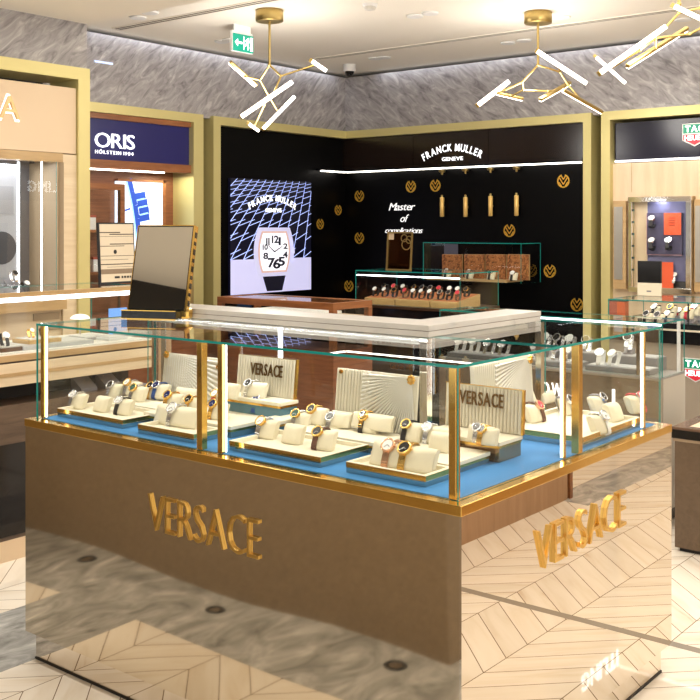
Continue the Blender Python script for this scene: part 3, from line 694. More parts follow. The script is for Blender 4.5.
# pleated boards ---------------------------------------------------
BRDC = mat('board_cream', (.60, .555, .44), .55)
BRDS = mat('board_silver', (.62, .60, .54), .35, .3)
def rosette(mb, c, X, Y, Z, s):
    """small round gold ornament of petals"""
    c = Vector(c)
    mb.cyl(c, c + Z * .006, s * .55, s * .45, 14)
    for k in range(8):
        t = k * PI / 4; q = c + (X * math.cos(t) + Y * math.sin(t)) * s * .72
        mb.cyl(q, q + Z * .005, s * .3, s * .2, 8)
def board(M, w, h, label, text=None, fan=None, medusa=(), lean=.12, t=.01):
    """M: frame with x to the right, y up, z to the viewer, origin bottom left"""
    loc = M @ Vector((w / 2, 0, -.01))
    o = thing('display_board', tuple(loc), label, 'display board', 'pleated boards behind the watches')
    L = M @ Matrix.Rotation(-lean, 4, 'X')
    part('backing', BRDC, o, MB().prism([(0, 0), (w, 0), (w, h), (0, h)], -t, L), .001)
    mb = MB()
    n = max(8, int(w / .0125))
    if fan is None or fan == 'left':
        for k in range(n):
            xx = (k + .5) * w / n; q = [L @ Vector((xx, .003, .0)), L @ Vector((xx, h - .003, .0))]
            mb.cyl(q[0], q[1], w / n * .46, n=8)
        part('pleats', BRDC, o, mb)
    else:
        n0 = int(n * .45)
        mbp = MB()
        for k in range(n0 if fan == 'right' else n):
            xx = (k + .5) * w / n
            mbp.cyl(L @ Vector((xx, .003, 0)), L @ Vector((xx, h - .003, 0)), w / n * .46, n=8)
        part('pleats', BRDC, o, mbp)
    if fan:
        c = Vector((w * .93, h * .96, .002)) if fan == 'right' else Vector((w * .06, h * .96, .002))
        fb = MB(); x_lo, x_hi = (w * .34, w) if fan == 'right' else (0, w)
        for k in range(26):
            t_ = PI + (k + .5) * (PI / 2 + .15) / 26 if fan == 'right' else 1.5 * PI - .1 + (k + .5) * (PI / 2 + .1) / 26
            d = Vector((math.cos(t_), math.sin(t_), 0)); ln = 9
            if d.x < -1e-4: ln = min(ln, (x_lo - c.x) / d.x)
            if d.x > 1e-4: ln = min(ln, (x_hi - c.x) / d.x)
            if d.y < -1e-4: ln = min(ln, (.003 - c.y) / d.y)
            if ln > .012: fb.cyl(L @ (c + d * .01), L @ (c + d * ln), .0012, .0012 + ln * .022, 6)
        part('sunburst', BRDS, o, fb)
    X, Y, Z = (L.to_3x3() @ Vector(v) for v in ((1, 0, 0), (0, 1, 0), (0, 0, 1)))
    for (u, v, s) in medusa:
        mb = MB(); rosette(mb, L @ Vector((u * w, v * h, .004)), X, Y, Z, s); part('ornament', GOLD, o, mb)
    if text:
        mb = MB(); (u, v, tw, th) = text[1:]
        line_text(mb, text[0], L @ Matrix.Translation((u * w, v * h, .007)), tw * w, th, .003, .012, .07)
        part('lettering', mat('bronze_letters', (.16, .09, .03), .3, .8), o, mb)
        part('frame_edge', GOLD, o, MB().prism([(w, 0), (w + .006, 0), (w + .006, h), (w, h)], .012, L @ Matrix.Translation((0, 0, -t))).prism([(-.003, 0), (0, 0), (0, h), (-.003, h)], .008, L @ Matrix.Translation((0, 0, -t))).prism([(-.003, h), (w + .006, h), (w + .006, h + .002), (-.003, h + .002)], .012, L @ Matrix.Translation((0, 0, -t))))
    return o
def bframe(x, y, z, side='-x'): return FRM((x, y, z), side)
board(bframe(2.705, 3.14, ZD + .044), .33, .165, 'pleated sunburst board at the far left end of the counter', fan='left', medusa=((.04, .95, .016), (.93, .8, .008)))
board(bframe(2.705, 2.72, R2 + .055), .285, .14, 'pleated cream board with dark lettering behind the left brass posts', text=('VERSACE', .25, .52, .56, .042), lean=.1)
riser(2.62, 2.715, 2.42, 2.74, .055, 'small upper cream step under the left lettered board', z=R2 if False else ZD + .0403)
board(bframe(2.69, 2.235, R3 + .001), .335, .19, 'pleated sunburst board in the middle with gold corner ornaments', fan='right', medusa=((.93, .93, .017), (.06, .94, .008), (.92, .1, .013), (.04, .1, .007)), lean=.1)
board(bframe(2.80, 1.855, R5 + .001), .28, .138, 'pleated cream board with dark lettering right of the corner post', text=('VERSACE', .20, .56, .58, .042), lean=.06)
board(bframe(2.97, 1.845, ZD + .001, '-y'), .41, .235, 'pleated sunburst board on the right arm behind the right lettered board', fan='right', medusa=((.955, .93, .017),), lean=.06)
R6 = ZD

# ---- cushions and watches in the main counter
GC, GW = 'cream cushions in the main counter', 'watches in the main counter'
rx = -PI / 2 + PI   # cushions of the right arm face -y
def place(px, py, z, style_=None, where='', desc='', rz=0., off=.017, b=.038, sc_=1., wname=None, offs=None, xmax=2.655):
    """cushion with its middle at photo point (px,py); watch near its left end"""
    h = .028 * sc_
    p = P(px, py, z=z + h)
    if rz == 0. and p.x > xmax: p = P(px, py, x=xmax)
    p.z = z
    R = Matrix.Rotation(rz, 4, 'Z')
    rows = [(style_, off, desc)] if style_ else []
    if offs: rows = offs
    what = ('cream cushion under the ' + rows[0][2].split(' with ')[0].split(', ')[0] if rows else 'empty cream cushion') + ' ' + where
    cushion(tuple(p), rz, what, GC, b=b, scale=sc_)
    for st, of, ds in rows:
        q = p + R @ Vector((0, of * sc_, 0))
        watch(st, tuple(q), rz, ds + ' ' + where, GW, scale=1.02 * sc_)
fl = 'on the far left tray'
place(79, 401, T1, 'steel', fl, 'white-dial steel watch, front left', sc_=.95)
place(103, 404, T1, None, 'in the middle of the front row ' + fl, sc_=.95)
place(125, 407, T1, 'black_steel', fl, 'dark banded steel watch, front right', sc_=.95)
place(116, 391, T1, 'steel_dark', fl, 'dark-dial steel watch, back row', sc_=.95)
place(139, 394, R1, 'twotone_green', 'behind the far left tray', 'green-dial two-tone watch', sc_=.95)
place(133, 387, R1, 'twotone', 'behind the far left tray', 'pale two-tone watch', sc_=.95)
place(156, 390, R1, 'gold_black', 'behind the far left tray', 'gold watch, rightmost', sc_=.95)
f2 = 'before the leftmost sunburst board'
place(178, 416, T2, None, 'on the small tray left of the brass posts', b=.092, sc_=1.12, offs=[('steel', .008, 'slim silver watch')])
place(174, 402, R2, 'gold_navy', f2, 'gold navy-dial watch')
place(195, 406, R2, 'gold_black', f2, 'gold black-dial watch', sc_=.95)
place(162, 389, R2, 'navy', f2, 'navy strap watch', sc_=.95)
place(186, 391, R2, None, 'at the back ' + f2, b=.06, sc_=.9)
place(221, 396, R2, 'red_gold', 'between the brass posts', 'red strap watch', sc_=.95)
place(219, 411, R2, 'gold_navy', 'between the brass posts', 'gold watch, lower of the two', sc_=.95)
f3 = 'below the left lettered board'
place(231, 391, R2 + .055, None, f3 + ', beside the brass post', sc_=.9)
place(255, 389, R2 + .055, None, f3, b=.06, sc_=.9, xmax=2.668, offs=[('steel_dark', .022, 'black chain watch')])
place(262, 397, R2 + .006, 'navy', f3, 'silver watch with blue end', sc_=.9)
f4 = 'on the tray right of the brass posts'
place(268, 429, T3, 'twotone', f4, 'gold-rimmed watch, front left', sc_=1.0)
place(294, 434, T3, None, 'at the middle front ' + f4, sc_=1.0)
place(325, 440, T3, 'brown_gold', f4, 'gold and brown watch, front right', sc_=1.0)
place(302, 421, T3, 'twotone_green', f4, 'green-dial two-tone watch', sc_=.95)
place(337, 424, T3, 'steel_dark', f4, 'dark-dial steel watch', sc_=.95)
place(318, 415, R3, 'gold_black', 'before the middle sunburst board', 'gold watch, leftmost', sc_=.95)
f5 = 'before the middle sunburst board'
place(370, 418, R3, 'black_gold', f5, 'gold watch on a dark strap', sc_=.95)
place(341, 410, R3 + .004, None, 'at the left ' + f5, b=.05, sc_=.85)
place(373, 404, R3 + .012, None, f5, b=.092, sc_=.85, offs=[('gold_black', .036, 'dark-dial gold watch')])
place(404, 457, T4, None, 'beside the corner post', b=.092, sc_=1.15, offs=[('rose', .036, 'rose gold watch with a white dial'), ('gold_black', -.014, 'gold watch with a black oval dial')])
f6 = 'behind the two-watch bolster'
place(413, 432, R4, 'black_gold', f6, 'gold watch with a black strap', sc_=.95)
place(441, 442, R4, None, 'nearest the corner post ' + f6, sc_=.95)
place(434, 419, R4, 'steel', f6, 'silver bracelet watch', sc_=.9)
place(449, 428, R4, None, 'seen just left of the corner post ' + f6, sc_=.9)
f7 = 'under the right lettered board'
place(481, 412, R5, None, f7, b=.05, sc_=.8, offs=[('steel_dark', .008, 'dark-dial silver watch')])
place(488, 430, R5 - .006, 'gold_black', f7, 'small gold watch', sc_=.85)
f8 = 'on the right arm tray'
hp = PI / 2
place(533, 413, TR, 'brown', f8, 'brown strap watch with a red dial', hp, off=-.016, sc_=1.05)
place(548, 397, TR + .004, None, 'at the back left ' + f8, rz=hp, b=.06, sc_=.72)
place(528, 397, TR + .03, None, 'at the far back ' + f8, rz=hp, sc_=.85)
place(568, 406, TR, 'steel_dark', f8, 'dark-dial silver watch', hp, sc_=1.05)
place(598, 424, TR, 'white', f8, 'white strap watch', hp, off=-.01, sc_=1.05)
place(597, 404, TR, 'grey', f8, 'grey strap watch', hp, off=-.016, sc_=1.0)
place(613, 412, TR, None, 'in the middle ' + f8, rz=hp, sc_=1.05)
place(634, 404, TR, 'red', f8, 'bright red strap watch', hp, off=-.018, sc_=1.05)

# ---- vanity mirror on the glass top
base = [P(122.5, 318.5, z=HG), P(177, 320, z=HG)]
c = (base[0] + base[1]) / 2; dv = base[1] - base[0]; wv = math.hypot(dv.x, dv.y); az = math.atan2(dv.y, dv.x)
o = thing('vanity_mirror', tuple(c), 'large black tilting counter mirror with gold edges on the glass top', 'mirror')
Mv = Matrix.Translation(Vector((c.x, c.y, HG))) @ Matrix.Rotation(az, 4, 'Z') @ Matrix.Rotation(PI / 2, 4, 'X')     # x right, y up, z to viewer
part('base', BLACK, o, MB().mbox(Mv @ Matrix.Translation((0, .018, -.03)), wv, .034, .085), .003)
part('base_trim', GOLD, o, MB().mbox(Mv @ Matrix.Translation((0, .034, .013)), wv, .003, .002).mbox(Mv @ Matrix.Translation((0, .002, .013)), wv, .003, .002))
tilt = .26; hm = .338
Mt = Mv @ Matrix.Translation((.028, .036, 0)) @ Matrix.Rotation(-tilt, 4, 'X')
sh = Matrix.Identity(4); sh[0][1] = .10
Mt = Mt
part('panel', BLACK, o, MB().mbox(Mt @ Matrix.Translation((0, hm / 2, -.012)), wv * 1.03, hm, .02), .002)
part('mirror_glass', MIRROR, o, MB().mbox(Mt @ Matrix.Translation((0, hm / 2, .0)), wv * 1.0, hm - .01, .003))
part('frame_edge', GOLD, o, MB().mbox(Mt @ Matrix.Translation((wv * .53, hm / 2, -.012)), .008, hm, .026).mbox(Mt @ Matrix.Translation((-wv * .52, hm / 2, -.010)), .003, hm, .022).mbox(Mt @ Matrix.Translation((0, hm + .001, -.010)), wv * 1.03, .003, .022))
mb = MB()
for k in range(9): mb.mbox(Mt @ Matrix.Translation((wv * .53 + .0045, .03 + k * .034, -.012)), .002, .014 if k % 2 else .022, .017)
part('edge_pattern', BLACK, o, mb)
part('stand', GOLD, o, MB().mbox(Mv @ Matrix.Translation((wv * .56, .021, -.055)), .04, .04, .04), .008)

# ============================================================ NEAR LEFT SHOP UNIT
yA = YA + .02
zh0, zs0, zs1 = 2.045, 1.156, 2.0
xn = P(57, 161, y=YA).x; xj = P(65, 153, y=YA).x
r = thing('header_panel', (2.4, yA, 2.057), 'plain beige header panel with one halo-lit letter at the upper left', 'sign')
part('board', BEIGE, r, MB().box(-1, xAi - .003, yA, yA + .05, 2.057, ZFi - .055), .002)
pa = P(-2, 118, y=yA); pb = P(18, 119.5, y=yA)
mb = MB(); line_text(mb, 'A', FRM((pa.x, yA - .004, pa.z), '-y'), pb.x - pa.x, .135, .02, -.005)
halo = MB(); line_text(halo, 'A', FRM((pa.x - .010, yA - .0005, pa.z - .008), '-y'), pb.x - pa.x + .02, .151, .002, .02)
part('letter', mat('letter_gold', (.62, .42, .2), .35, .6), r, mb)
part('halo_light', SIGNLIT, r, halo)
struct('wall_near_panel', MB().box(xj, xAi, yA, yA + .3, 0, 2.05).box(-1, xj, yA + .02, yA + .3, 0, 1.10), LWOOD)
r = thing('recessed_showcase', (2.4, yA + .15, 1.1), 'lit glass wall showcase set into the beige left wall', 'showcase')
part('sill', OAK, r, MB().box(-1, xj, YA - .02, yA + .3, 1.10, zs0))
part('lintel', OAK, r, MB().prism([(xn + .01, 0), (xj, 0), (xj, .055), (-1, .055), (-1, 0)], .06, Matrix(((1, 0, 0, 0), (0, 0, 1, yA), (0, 1, 0, zs1), (0, 0, 0, 1)))))
part('jamb', mat('jamb_wood', (.40, .30, .19), .4), r, MB().box(xn, xn + .012, YA + .005, yA + .28, zs0, zs1).prism([(xn + .012, YA + .06), (xj, YA + .012), (xj, yA + .2), (xn + .012, yA + .2)], zs1 - zs0, Matrix.Translation((0, 0, zs0))))
part('back_panel', mat('satin_silver', (.20, .19, .20), .38, .4), r, MB().box(-1, xn, yA + .27, yA + .3, zs0, zs1 + .05))
part('side_mirror', mat('satin_mirror', (.20, .20, .23), .3, 1.), r, MB().box(P(42, 200, y=YA + .2).x, P(42, 200, y=YA + .2).x + .012, YA + .05, yA + .27, zs0, zs1))
xs_ = P(42, 200, y=YA + .05).x
part('led_strip', LED, r, MB().box(xs_ - .008, xs_, YA + .045, YA + .05, zs0, zs1))
part('glass', [GLASS, TEAL], r, MB().pane(-1, xn - .001, YA + .002, YA + .007, zs0, zs1))
# framed display picture at its left
a, b = P(-30, 165, y=yA + .2), P(19, 162, y=yA + .2)
o = thing('lit_picture', ((a.x + b.x) / 2, yA + .21, zs0 + .001), 'silver picture with lit white border at the left edge of the wall showcase', 'picture')
part('panel', mat('picture_silver', (.30, .30, .32), .4, emit=(.6, .62, .66), es=.10), o, MB().box(a.x, b.x, yA + .2, yA + .23, zs0 + .001, b.z - .02))
part('border_light', LED, o, MB().box(b.x - .012, b.x, yA + .193, yA + .2, zs0 + .02, b.z).box(a.x, b.x - .012, yA + .193, yA + .2, b.z - .03, b.z - .018))
mb = MB(); q = P(2, 248, y=yA + .19); mb.cyl((q.x, yA + .192, q.z), (q.x, yA + .2, q.z), .10, n=24)
part('watch_picture', mat('picture_dark', (.05, .05, .06), .4), o, mb)
part('engraving', mat('picture_grey', (.28, .28, .30), .4), o, MB().box(a.x, b.x - .04, yA + .196, yA + .2, P(0, 214, y=yA + .2).z, P(0, 186, y=yA + .2).z))
# things standing in the wall showcase
GST = mat('stand_grey', (.22, .21, .23), .35)
def wedge(x, y, z, w, d, h, label, grp, m=GST, cat='stand', name='watch_stand', face='-y'):
    M = Matrix.Identity(4)
    mb = MB()
    if face == '-y': v = [(x - w / 2, y - d / 2, z), (x + w / 2, y - d / 2, z), (x + w / 2, y + d / 2, z), (x - w / 2, y + d / 2, z), (x - w / 2, y - d / 2, z + h * .25), (x + w / 2, y - d / 2, z + h * .25), (x + w / 2, y + d / 2, z + h), (x - w / 2, y + d / 2, z + h)]
    else: v = [(x - d / 2, y - w / 2, z), (x + d / 2, y - w / 2, z), (x + d / 2, y + w / 2, z), (x - d / 2, y + w / 2, z), (x - d / 2, y - w / 2, z + h * .25), (x + d / 2, y - w / 2, z + h), (x + d / 2, y + w / 2, z + h), (x - d / 2, y + w / 2, z + h * .25)]
    mb.add(v, [(3, 2, 1, 0), (4, 5, 6, 7), (0, 1, 5, 4), (1, 2, 6, 5), (2, 3, 7, 6), (3, 0, 4, 7)])
    return tag(mb.build(name, m), label, cat, grp)
for px, py, h, lab, st in ((15, 281, .13, 'grey wedge stand inside the wall showcase, nearer the lit picture', 'steel_dark'), (27, 288, .05, 'flat grey stand inside the wall showcase, right of the wedge', 'black_steel')):
    p = P(px, 292, y=yA + .12)
    wedge(p.x, yA + .12, zs0 + .0005, .09, .1, h, lab, 'stands in the wall showcase')
    watch(st, (p.x, yA + .135, zs0 + h * .8 + .012), PI / 2, 'dark watch on the ' + lab[:lab.index(' inside')] + ' in the wall showcase', 'watches in the wall showcase', far=True)
for px, py, k in ((59, 196, 'upper'), (47, 210, 'middle'), (47, 263, 'lower')):
    p = P(px - 12, py, y=yA + .265); o = thing('mini_spotlight', (p.x, p.y, p.z), 'tiny black spot fitting in the wall showcase, the %s one' % k, 'spotlight', 'spot fittings in the wall showcase')
    part('pin', BLACKM, o, MB().cyl(p, p + Vector((0, -.03, -.01)), .009, n=10))
# handle recesses of the wood wall under it
for k, (x0, x1, y0, y1) in enumerate(((33, 59, 312, 321), (40, 64, 323, 331))):
    a, b = P(x0, y1, y=yA + .02), P(x1, y0, y=yA + .02)
    tag(MB().box(a.x, b.x, yA + .012, yA + .02, a.z, b.z).build('pull_slot', mat('slot_wood', (.36, .27, .17), .5)), 'shallow handle slot in the light wood wall, the %s one' % ('upper', 'lower')[k], 'handle')

# ---- long display counter in front of it
yc0, yc1 = 4.35, 4.88; xc0, xc1 = 1.95, P(152, 330, y=4.35).x
r = thing('display_counter', ((xc0 + xc1) / 2, (yc0 + yc1) / 2, 0), 'long light wood glass counter at the left behind the main counter', 'counter')
part('plinth', BEIGE, r, MB().box(xc0, xc1, yc0, yc1, 0, .10))
part('body', DWOOD, r, MB().box(xc0, xc1, yc0 + .006, yc1, .10, .745))
part('glossy_panel', mat('smoked_panel', (.010, .006, .004), .06, spec=.3), r, MB().box(xc0, xc1 - .03, yc0, yc0 + .0055, .12, .56))
part('kick_recess', BLACKM, r, MB().box(xc0, xc1, yc0 + .2, yc1, .745, .835))
xd = [xc0, 2.62, xc1]
for a, b in zip(xd, xd[1:]):
    d = part('drawer', LWOOD, r, MB().box(a + .002, b - .002, yc0, yc0 + .4, .838, .945), .002)
    part('pull_groove', OAK, d, MB().box(a + .002, b - .002, yc0 - .002, yc0, .882, .90))
part('shadow_gap', DWOOD, r, MB().box(xc0, xc1, yc0 + .012, yc1, .945, .955))
part('carcass', LWOOD, r, MB().box(xc0, xc1, yc0 + .41, yc1, .838, .945))
part('deck', mat('deck_cream', (.82, .78, .70), .5), r, MB().box(xc0, xc1, yc0 + .004, yc1, .985, .9935))
part('deck_edge', OAK, r, MB().box(xc0, xc1, yc0, yc1, .955, .985))
part('top_rail', OAK, r, MB().box(xc0, xc1, yc0, yc0 + .02, 1.262, 1.285))
part('led_strip', LED, r, MB().box(xc0, xc1 - .01, yc0 + .002, yc0 + .016, 1.240, 1.262))
part('glass_front', [GLASS, TEAL], r, MB().pane(xc0, xc1, yc0 + .006, yc0 + .012, .9937, 1.24))
part('glass_top', [GLASS, TEAL], r, MB().pane(xc0, xc1, yc0 + .021, yc1, 1.275, 1.283))
part('glass_end', [GLASS, TEAL], r, MB().pane(xc1 - .006, xc1, yc0 + .021, yc1, .9937, 1.274))
zD = .9937
GT = 'trays in the long left counter'
def ltray(px, py, w, d, h, m, label, dy=.12, z=None):
    z = zD if z is None else z
    p = P(px, py, y=yc0 + dy)
    o = thing('display_tray', (p.x, yc0 + dy, z), label, 'tray', GT)
    part('base', m, o, MB().box(p.x - w / 2, p.x + w / 2, yc0 + dy - d / 2, yc0 + dy + d / 2, z, z + h), .002)
    part('pad', mat('pad_pale', (.62, .60, .56), .6), o, MB().box(p.x - w / 2 + .01, p.x + w / 2 - .01, yc0 + dy - d / 2 + .01, yc0 + dy + d / 2 - .01, z + h, z + h + .004))
    return p.x, yc0 + dy, z + h + .004
LG = mat('tray_pale_grey', (.46, .47, .48), .4)
t1 = ltray(4, 346, .12, .14, .02, mat('tray_brown', (.12, .06, .03), .4), 'small brown tray at the far left of the long wood counter', .14)
watch('black_steel', (t1[0], t1[1], t1[2]), PI / 2, 'dark watch on the small brown tray at the far left edge', 'watches in the long left counter', far=True)
t2 = ltray(47, 349, .42, .22, .018, LG, 'wide pale grey tray in the long wood counter, behind the left glass edge', .17)
tw = ltray(37, 340, .19, .15, .02, mat('tray_tan', (.60, .40, .18), .4), 'tan wooden tray stacked on the wide grey one at left', .17, t2[2] + .0005)
for k, (dx, m) in enumerate(((-.03, 'gold'), (.04, 'brown_gold'))):
    watch(m, (tw[0] + dx, tw[1] + .01, tw[2]), PI / 2, '%s watch lying on the tan wooden tray' % ('left', 'right')[k], 'watches in the long left counter', .7, far=True)
t3 = ltray(88, 340, .17, .16, .014, mat('tray_grey_rim', (.30, .29, .28), .4), 'dark rimmed grey tray under the white lamp shade', .27)
t4 = ltray(110, 339, .13, .14, .014, mat('tray_white', (.72, .71, .69), .4), 'white tray right of the dark rimmed grey one', .15)
t5 = ltray(134, 338, .17, .16, .012, LG, 'pale tray at the right end of the long wood counter', .25)
p = P(80, 334, y=yc0 + .40); o = thing('counter_lamp', (p.x, yc0 + .40, zD), 'white mushroom shaped lamp in the long wood counter', 'lamp')
part('stem', CHROME, o, MB().cyl((p.x, yc0 + .4, zD), (p.x, yc0 + .4, zD + .10), .005).lathe([(.03, 0), (.03, .006), (.006, .01)], (p.x, yc0 + .4, zD)))
part('shade', mat('shade_white', (.85, .84, .8), .4, emit=(1, .97, .9), es=.5), o, MB().lathe([(.055, .098), (.052, .106), (.036, .118), (.012, .124), (.001, .125)], (p.x, yc0 + .4, zD)))
for k, (px, nm) in enumerate(((84, 'left'), (108, 'right'))):
    p = P(px, 390, y=yc0 + .10)
    wedge(p.x, yc0 + .10, .7455, .10, .09, .075, '%s grey wedge stand in the open niche under the drawers of the wood counter' % nm, 'stands in the open niche', GST)
# striped card on the long counter
a, b = P(100, 287, y=yc0 + .3), P(136, 287, y=yc0 + .3); zt = P(118, 222.5, y=yc0 + .3).z; z0 = 1.2835
wC = b.x - a.x; hC = zt - z0
o = thing('display_card', ((a.x + b.x) / 2, yc0 + .3, z0), 'upright card with beige stripes in a thin black frame on the left counter', 'card')
MC = FRM((a.x, yc0 + .3, z0), '-y') @ Matrix.Rotation(-.06, 4, 'X')
def rect(x0, y0, x1, y1): return [(x0 * wC, y0 * hC), (x1 * wC, y0 * hC), (x1 * wC, y1 * hC), (x0 * wC, y1 * hC)]
part('frame', BLACKM, o, MB().prism(rect(0, 0, 1, 1), -.014, MC))
part('picture', mat('card_beige', (.66, .56, .42), .5), o, MB().prism(rect(.04, .03, .965, .975), .002, MC))
mb = MB()
for (y0_, y1_, x0_, x1_) in ((.83, .845, .04, .6), (.80, .815, .3, .965), (.77, .775, .04, .965), (.64, .655, .3, .965), (.61, .62, .04, .7), (.45, .458, .04, .965), (.39, .396, .04, .8), (.31, .325, .04, .965), (.27, .275, .2, .965)):
    mb.prism(rect(x0_, y0_, x1_, y1_), .0026, MC)
part('dark_stripes', mat('card_stripe', (.05, .035, .025), .5), o, mb)
part('brown_stripe', mat('card_brown', (.24, .17, .11), .5), o, MB().prism(rect(.04, .16, .965, .24), .0026, MC))
part('watch_picture', BLACKM, o, MB().prism([(wC * (.44 + .045 * math.cos(k * .628)), hC * .52 + wC * .05 * math.sin(k * .628)) for k in range(10)], .003, MC))
mb = MB()
for x0_, x1_ in ((.40, .54), (.59, .64), (.66, .72), (.74, .80), (.82, .86)): mb.prism(rect(x0_, .085, x1_, .12), .0026, MC)
part('small_print', BLACKM, o, mb)

# ============================================================ NAVY SIGN SHOP
yO = YW + .06
r = thing('header_panel', (5.4, yO, 2.09), 'navy header panel with white block lettering in a wooden frame', 'sign')
xr = P(191, 150, y=yO).x
part('board', NAVY, r, MB().box(XA + .1, xr, yO, yO + .05, 2.145, 2.475))
part('frame', WOODH, r, MB().box(XA + .1, xr + .05, yO - .025, yO + .06, 2.475, ZFi - .001).box(XA + .1, xr + .05, yO - .025, yO + .06, 2.075, 2.145).box(xr, xr + .05, yO - .025, yO + .06, 2.145, 2.475))
a, b = P(94.5, 147, y=yO), P(134, 149.5, y=yO)
mb = MB(); line_text(mb, 'ORIS', FRM((a.x, yO, (a.z + b.z) / 2), '-y'), b.x - a.x, .118, .012, -.004, .07)
a2, b2 = P(95, 153.5, y=yO), P(133, 155.5, y=yO)
line_text(mb, 'HÖLSTEIN 1904', FRM((a2.x, yO, (a2.z + b2.z) / 2), '-y'), b2.x - a2.x, .028, .006, .0, .26)
part('lettering', SIGNLIT, r, mb)
part('led_strip', LEDW, r, MB().box(XA + .3, xr - .3, yO + .0, yO + .05, 2.064, 2.074))
struct('wall_navy_shop', MB().box(XA, xr + .02, YW + .27, YW + .29, 0, 2.2), WOOD)
struct('trim_9', MB().box(xr + .0, xr + .05, yO - .025, YW + .27, 0, 2.075), WOODH)
struct('trim_10', MB().box(xr - .02, xr - .002, YW + .07, YW + .27, .9, 2.0), mat('olive_gold_panel', (.60, .52, .03), .45))
yS = YW + .235
a, b = P(117, 180, y=yS), P(162.5, 182, y=yS); z1 = 1.99; z0 = 1.38; Ws = b.x - a.x; Hs = z1 - z0
o = thing('screen', ((a.x + b.x) / 2, yS + .015, z0), 'bright screen showing part of a blue watch under the navy sign', 'screen')
part('panel', mat('screen_white', (.7, .8, .95), .3, emit=(.74, .86, 1.), es=.95), o, MB().box(a.x, b.x, yS, yS + .03, z0, z1))
part('bezel', WOODH, o, MB().box(b.x, b.x + .03, yS - .01, yS + .03, z0, z1 + .02).box(a.x, b.x + .03, yS - .01, yS + .03, z1, z1 + .02))
T = FRM((a.x, yS, z0), '-y'); sx = lambda px: (px - 117) / 45.5 * Ws
sy = lambda py: Hs * (1 - (py - 180) / 69.)
cur = [(128, 178), (131, 190), (134, 203), (136, 216), (138, 232), (139, 248)]
mb = MB()
for p, q in zip(cur, cur[1:]): seg(mb, (sx(p[0]), sy(p[1])), (sx(q[0]), sy(q[1])), .034, .034, T, .001)
for k, (x_, y_) in enumerate(((140, 194), (142, 201), (143.5, 208), (144, 215))): seg(mb, (sx(x_ - 5), sy(y_ + .5)), (sx(x_ + 5), sy(y_ - 1.5)), .03, .03, T, .0012)
for p in ((119, 198, 124, 196), (119, 210, 130, 206)): seg(mb, (sx(p[0]), sy(p[1])), (sx(p[2]), sy(p[3])), .008, .008, T, .001)
part('watch_picture', mat('screen_blue', (.02, .06, .35), .3, emit=(.02, .07, .42), es=.8), o, mb)
mb = MB()
for p, q in zip(cur, cur[1:]): seg(mb, (sx(p[0] - 2.4), sy(p[1])), (sx(q[0] - 2.4), sy(q[1])), .008, .008, T, .0016)
for k, (x_, y_) in enumerate(((140, 197.5), (142, 204.5), (143.5, 211.5))): seg(mb, (sx(x_ - 4), sy(y_ + .5)), (sx(x_ + 4), sy(y_ - 1.5)), .007, .007, T, .0018)
part('highlight', mat('screen_light_blue', (.3, .6, .9), .3, emit=(.28, .55, .95), es=.9), o, mb)
# wooden shelf cabinet
xk0, xk1 = XA + .35, P(118, 200, y=YW + .12).x
r = thing('shelf_cabinet', ((xk0 + xk1) / 2, YW + .15, 0), 'red-brown wooden shelf cabinet with glass front under the navy sign', 'cabinet')
zc = P(105, 184, y=YW + .12).z
part('carcass', WOOD, r, MB().box(xk0, xk1, YW + .225, YW + .23, 0, zc).box(xk0, xk0 + .02, YW + .05, YW + .225, 0, zc))
part('frame', WOODH, r, MB().box(xk1 - .045, xk1, YW + .03, YW + .07, .9, zc).box(xk0, xk1 - .045, YW + .03, YW + .07, zc - .05, zc))
part('base', WOOD, r, MB().box(xk0 + .02, xk1, YW + .03, YW + .22, 0, .9))
for z in (1.22, 1.56): part('shelf', WOODH, r, MB().box(xk0 + .02, xk1 - .05, YW + .08, YW + .224, z, z + .02))
part('glass', [GLASS, TEAL], r, MB().pane(xk0 + .02, xk1 - .046, YW + .045, YW + .05, .9, zc - .051))
for k, (px, py, z) in enumerate(((91.5, 221, 1.5805), (95, 331, .9205))):
    p = P(px, py, y=YW + .14)
    o = thing('small_box', (p.x, YW + .14, (1.5805, 1.2405)[k]), 'small white box on the %s shelf of the wooden cabinet' % ('upper', 'lower')[k], 'box', 'white boxes in the wooden cabinet')
    part('carton', WHITE, o, MB().box(p.x - .03, p.x + .03, YW + .12, YW + .16, (1.5805, 1.2405)[k], (1.5805, 1.2405)[k] + .10), .003)
    part('lid', mat('box_red', (.4, .08, .05), .5), o, MB().box(p.x - .031, p.x + .031, YW + .119, YW + .161, (1.5805, 1.2405)[k] + .1005, (1.5805, 1.2405)[k] + .12))
# low wood cabinet of the navy shop with lit blue cards
r = thing('low_cabinet', (5.35, YW - .3, 0), 'low wooden cabinet in front of the navy sign shop', 'cabinet')
part('body', WOOD, r, MB().box(4.75, 6.0, YW - .55, YW - .1, 0, .72)); part('top', WOODH, r, MB().box(4.73, 6.02, YW - .57, YW - .08, .72, .75), .002)
for k, px in enumerate((112, 118, 124)):
    p = P(px, 300, y=YW - .35)
    o = thing('lit_card', (p.x, YW - .35, .75), '%s small blue lit card on the low wooden cabinet' % ('left', 'middle', 'right')[k], 'card', 'blue cards on the low cabinet')
    part('card', mat('card_blue', (.1, .25, .6), .4, emit=(.2, .45, 1.), es=.6), o, MB().box(p.x - .028, p.x + .028, YW - .35, YW - .342, .762, .98)); part('foot', BLACKM, o, MB().box(p.x - .03, p.x + .03, YW - .38, YW - .32, .75, .762))

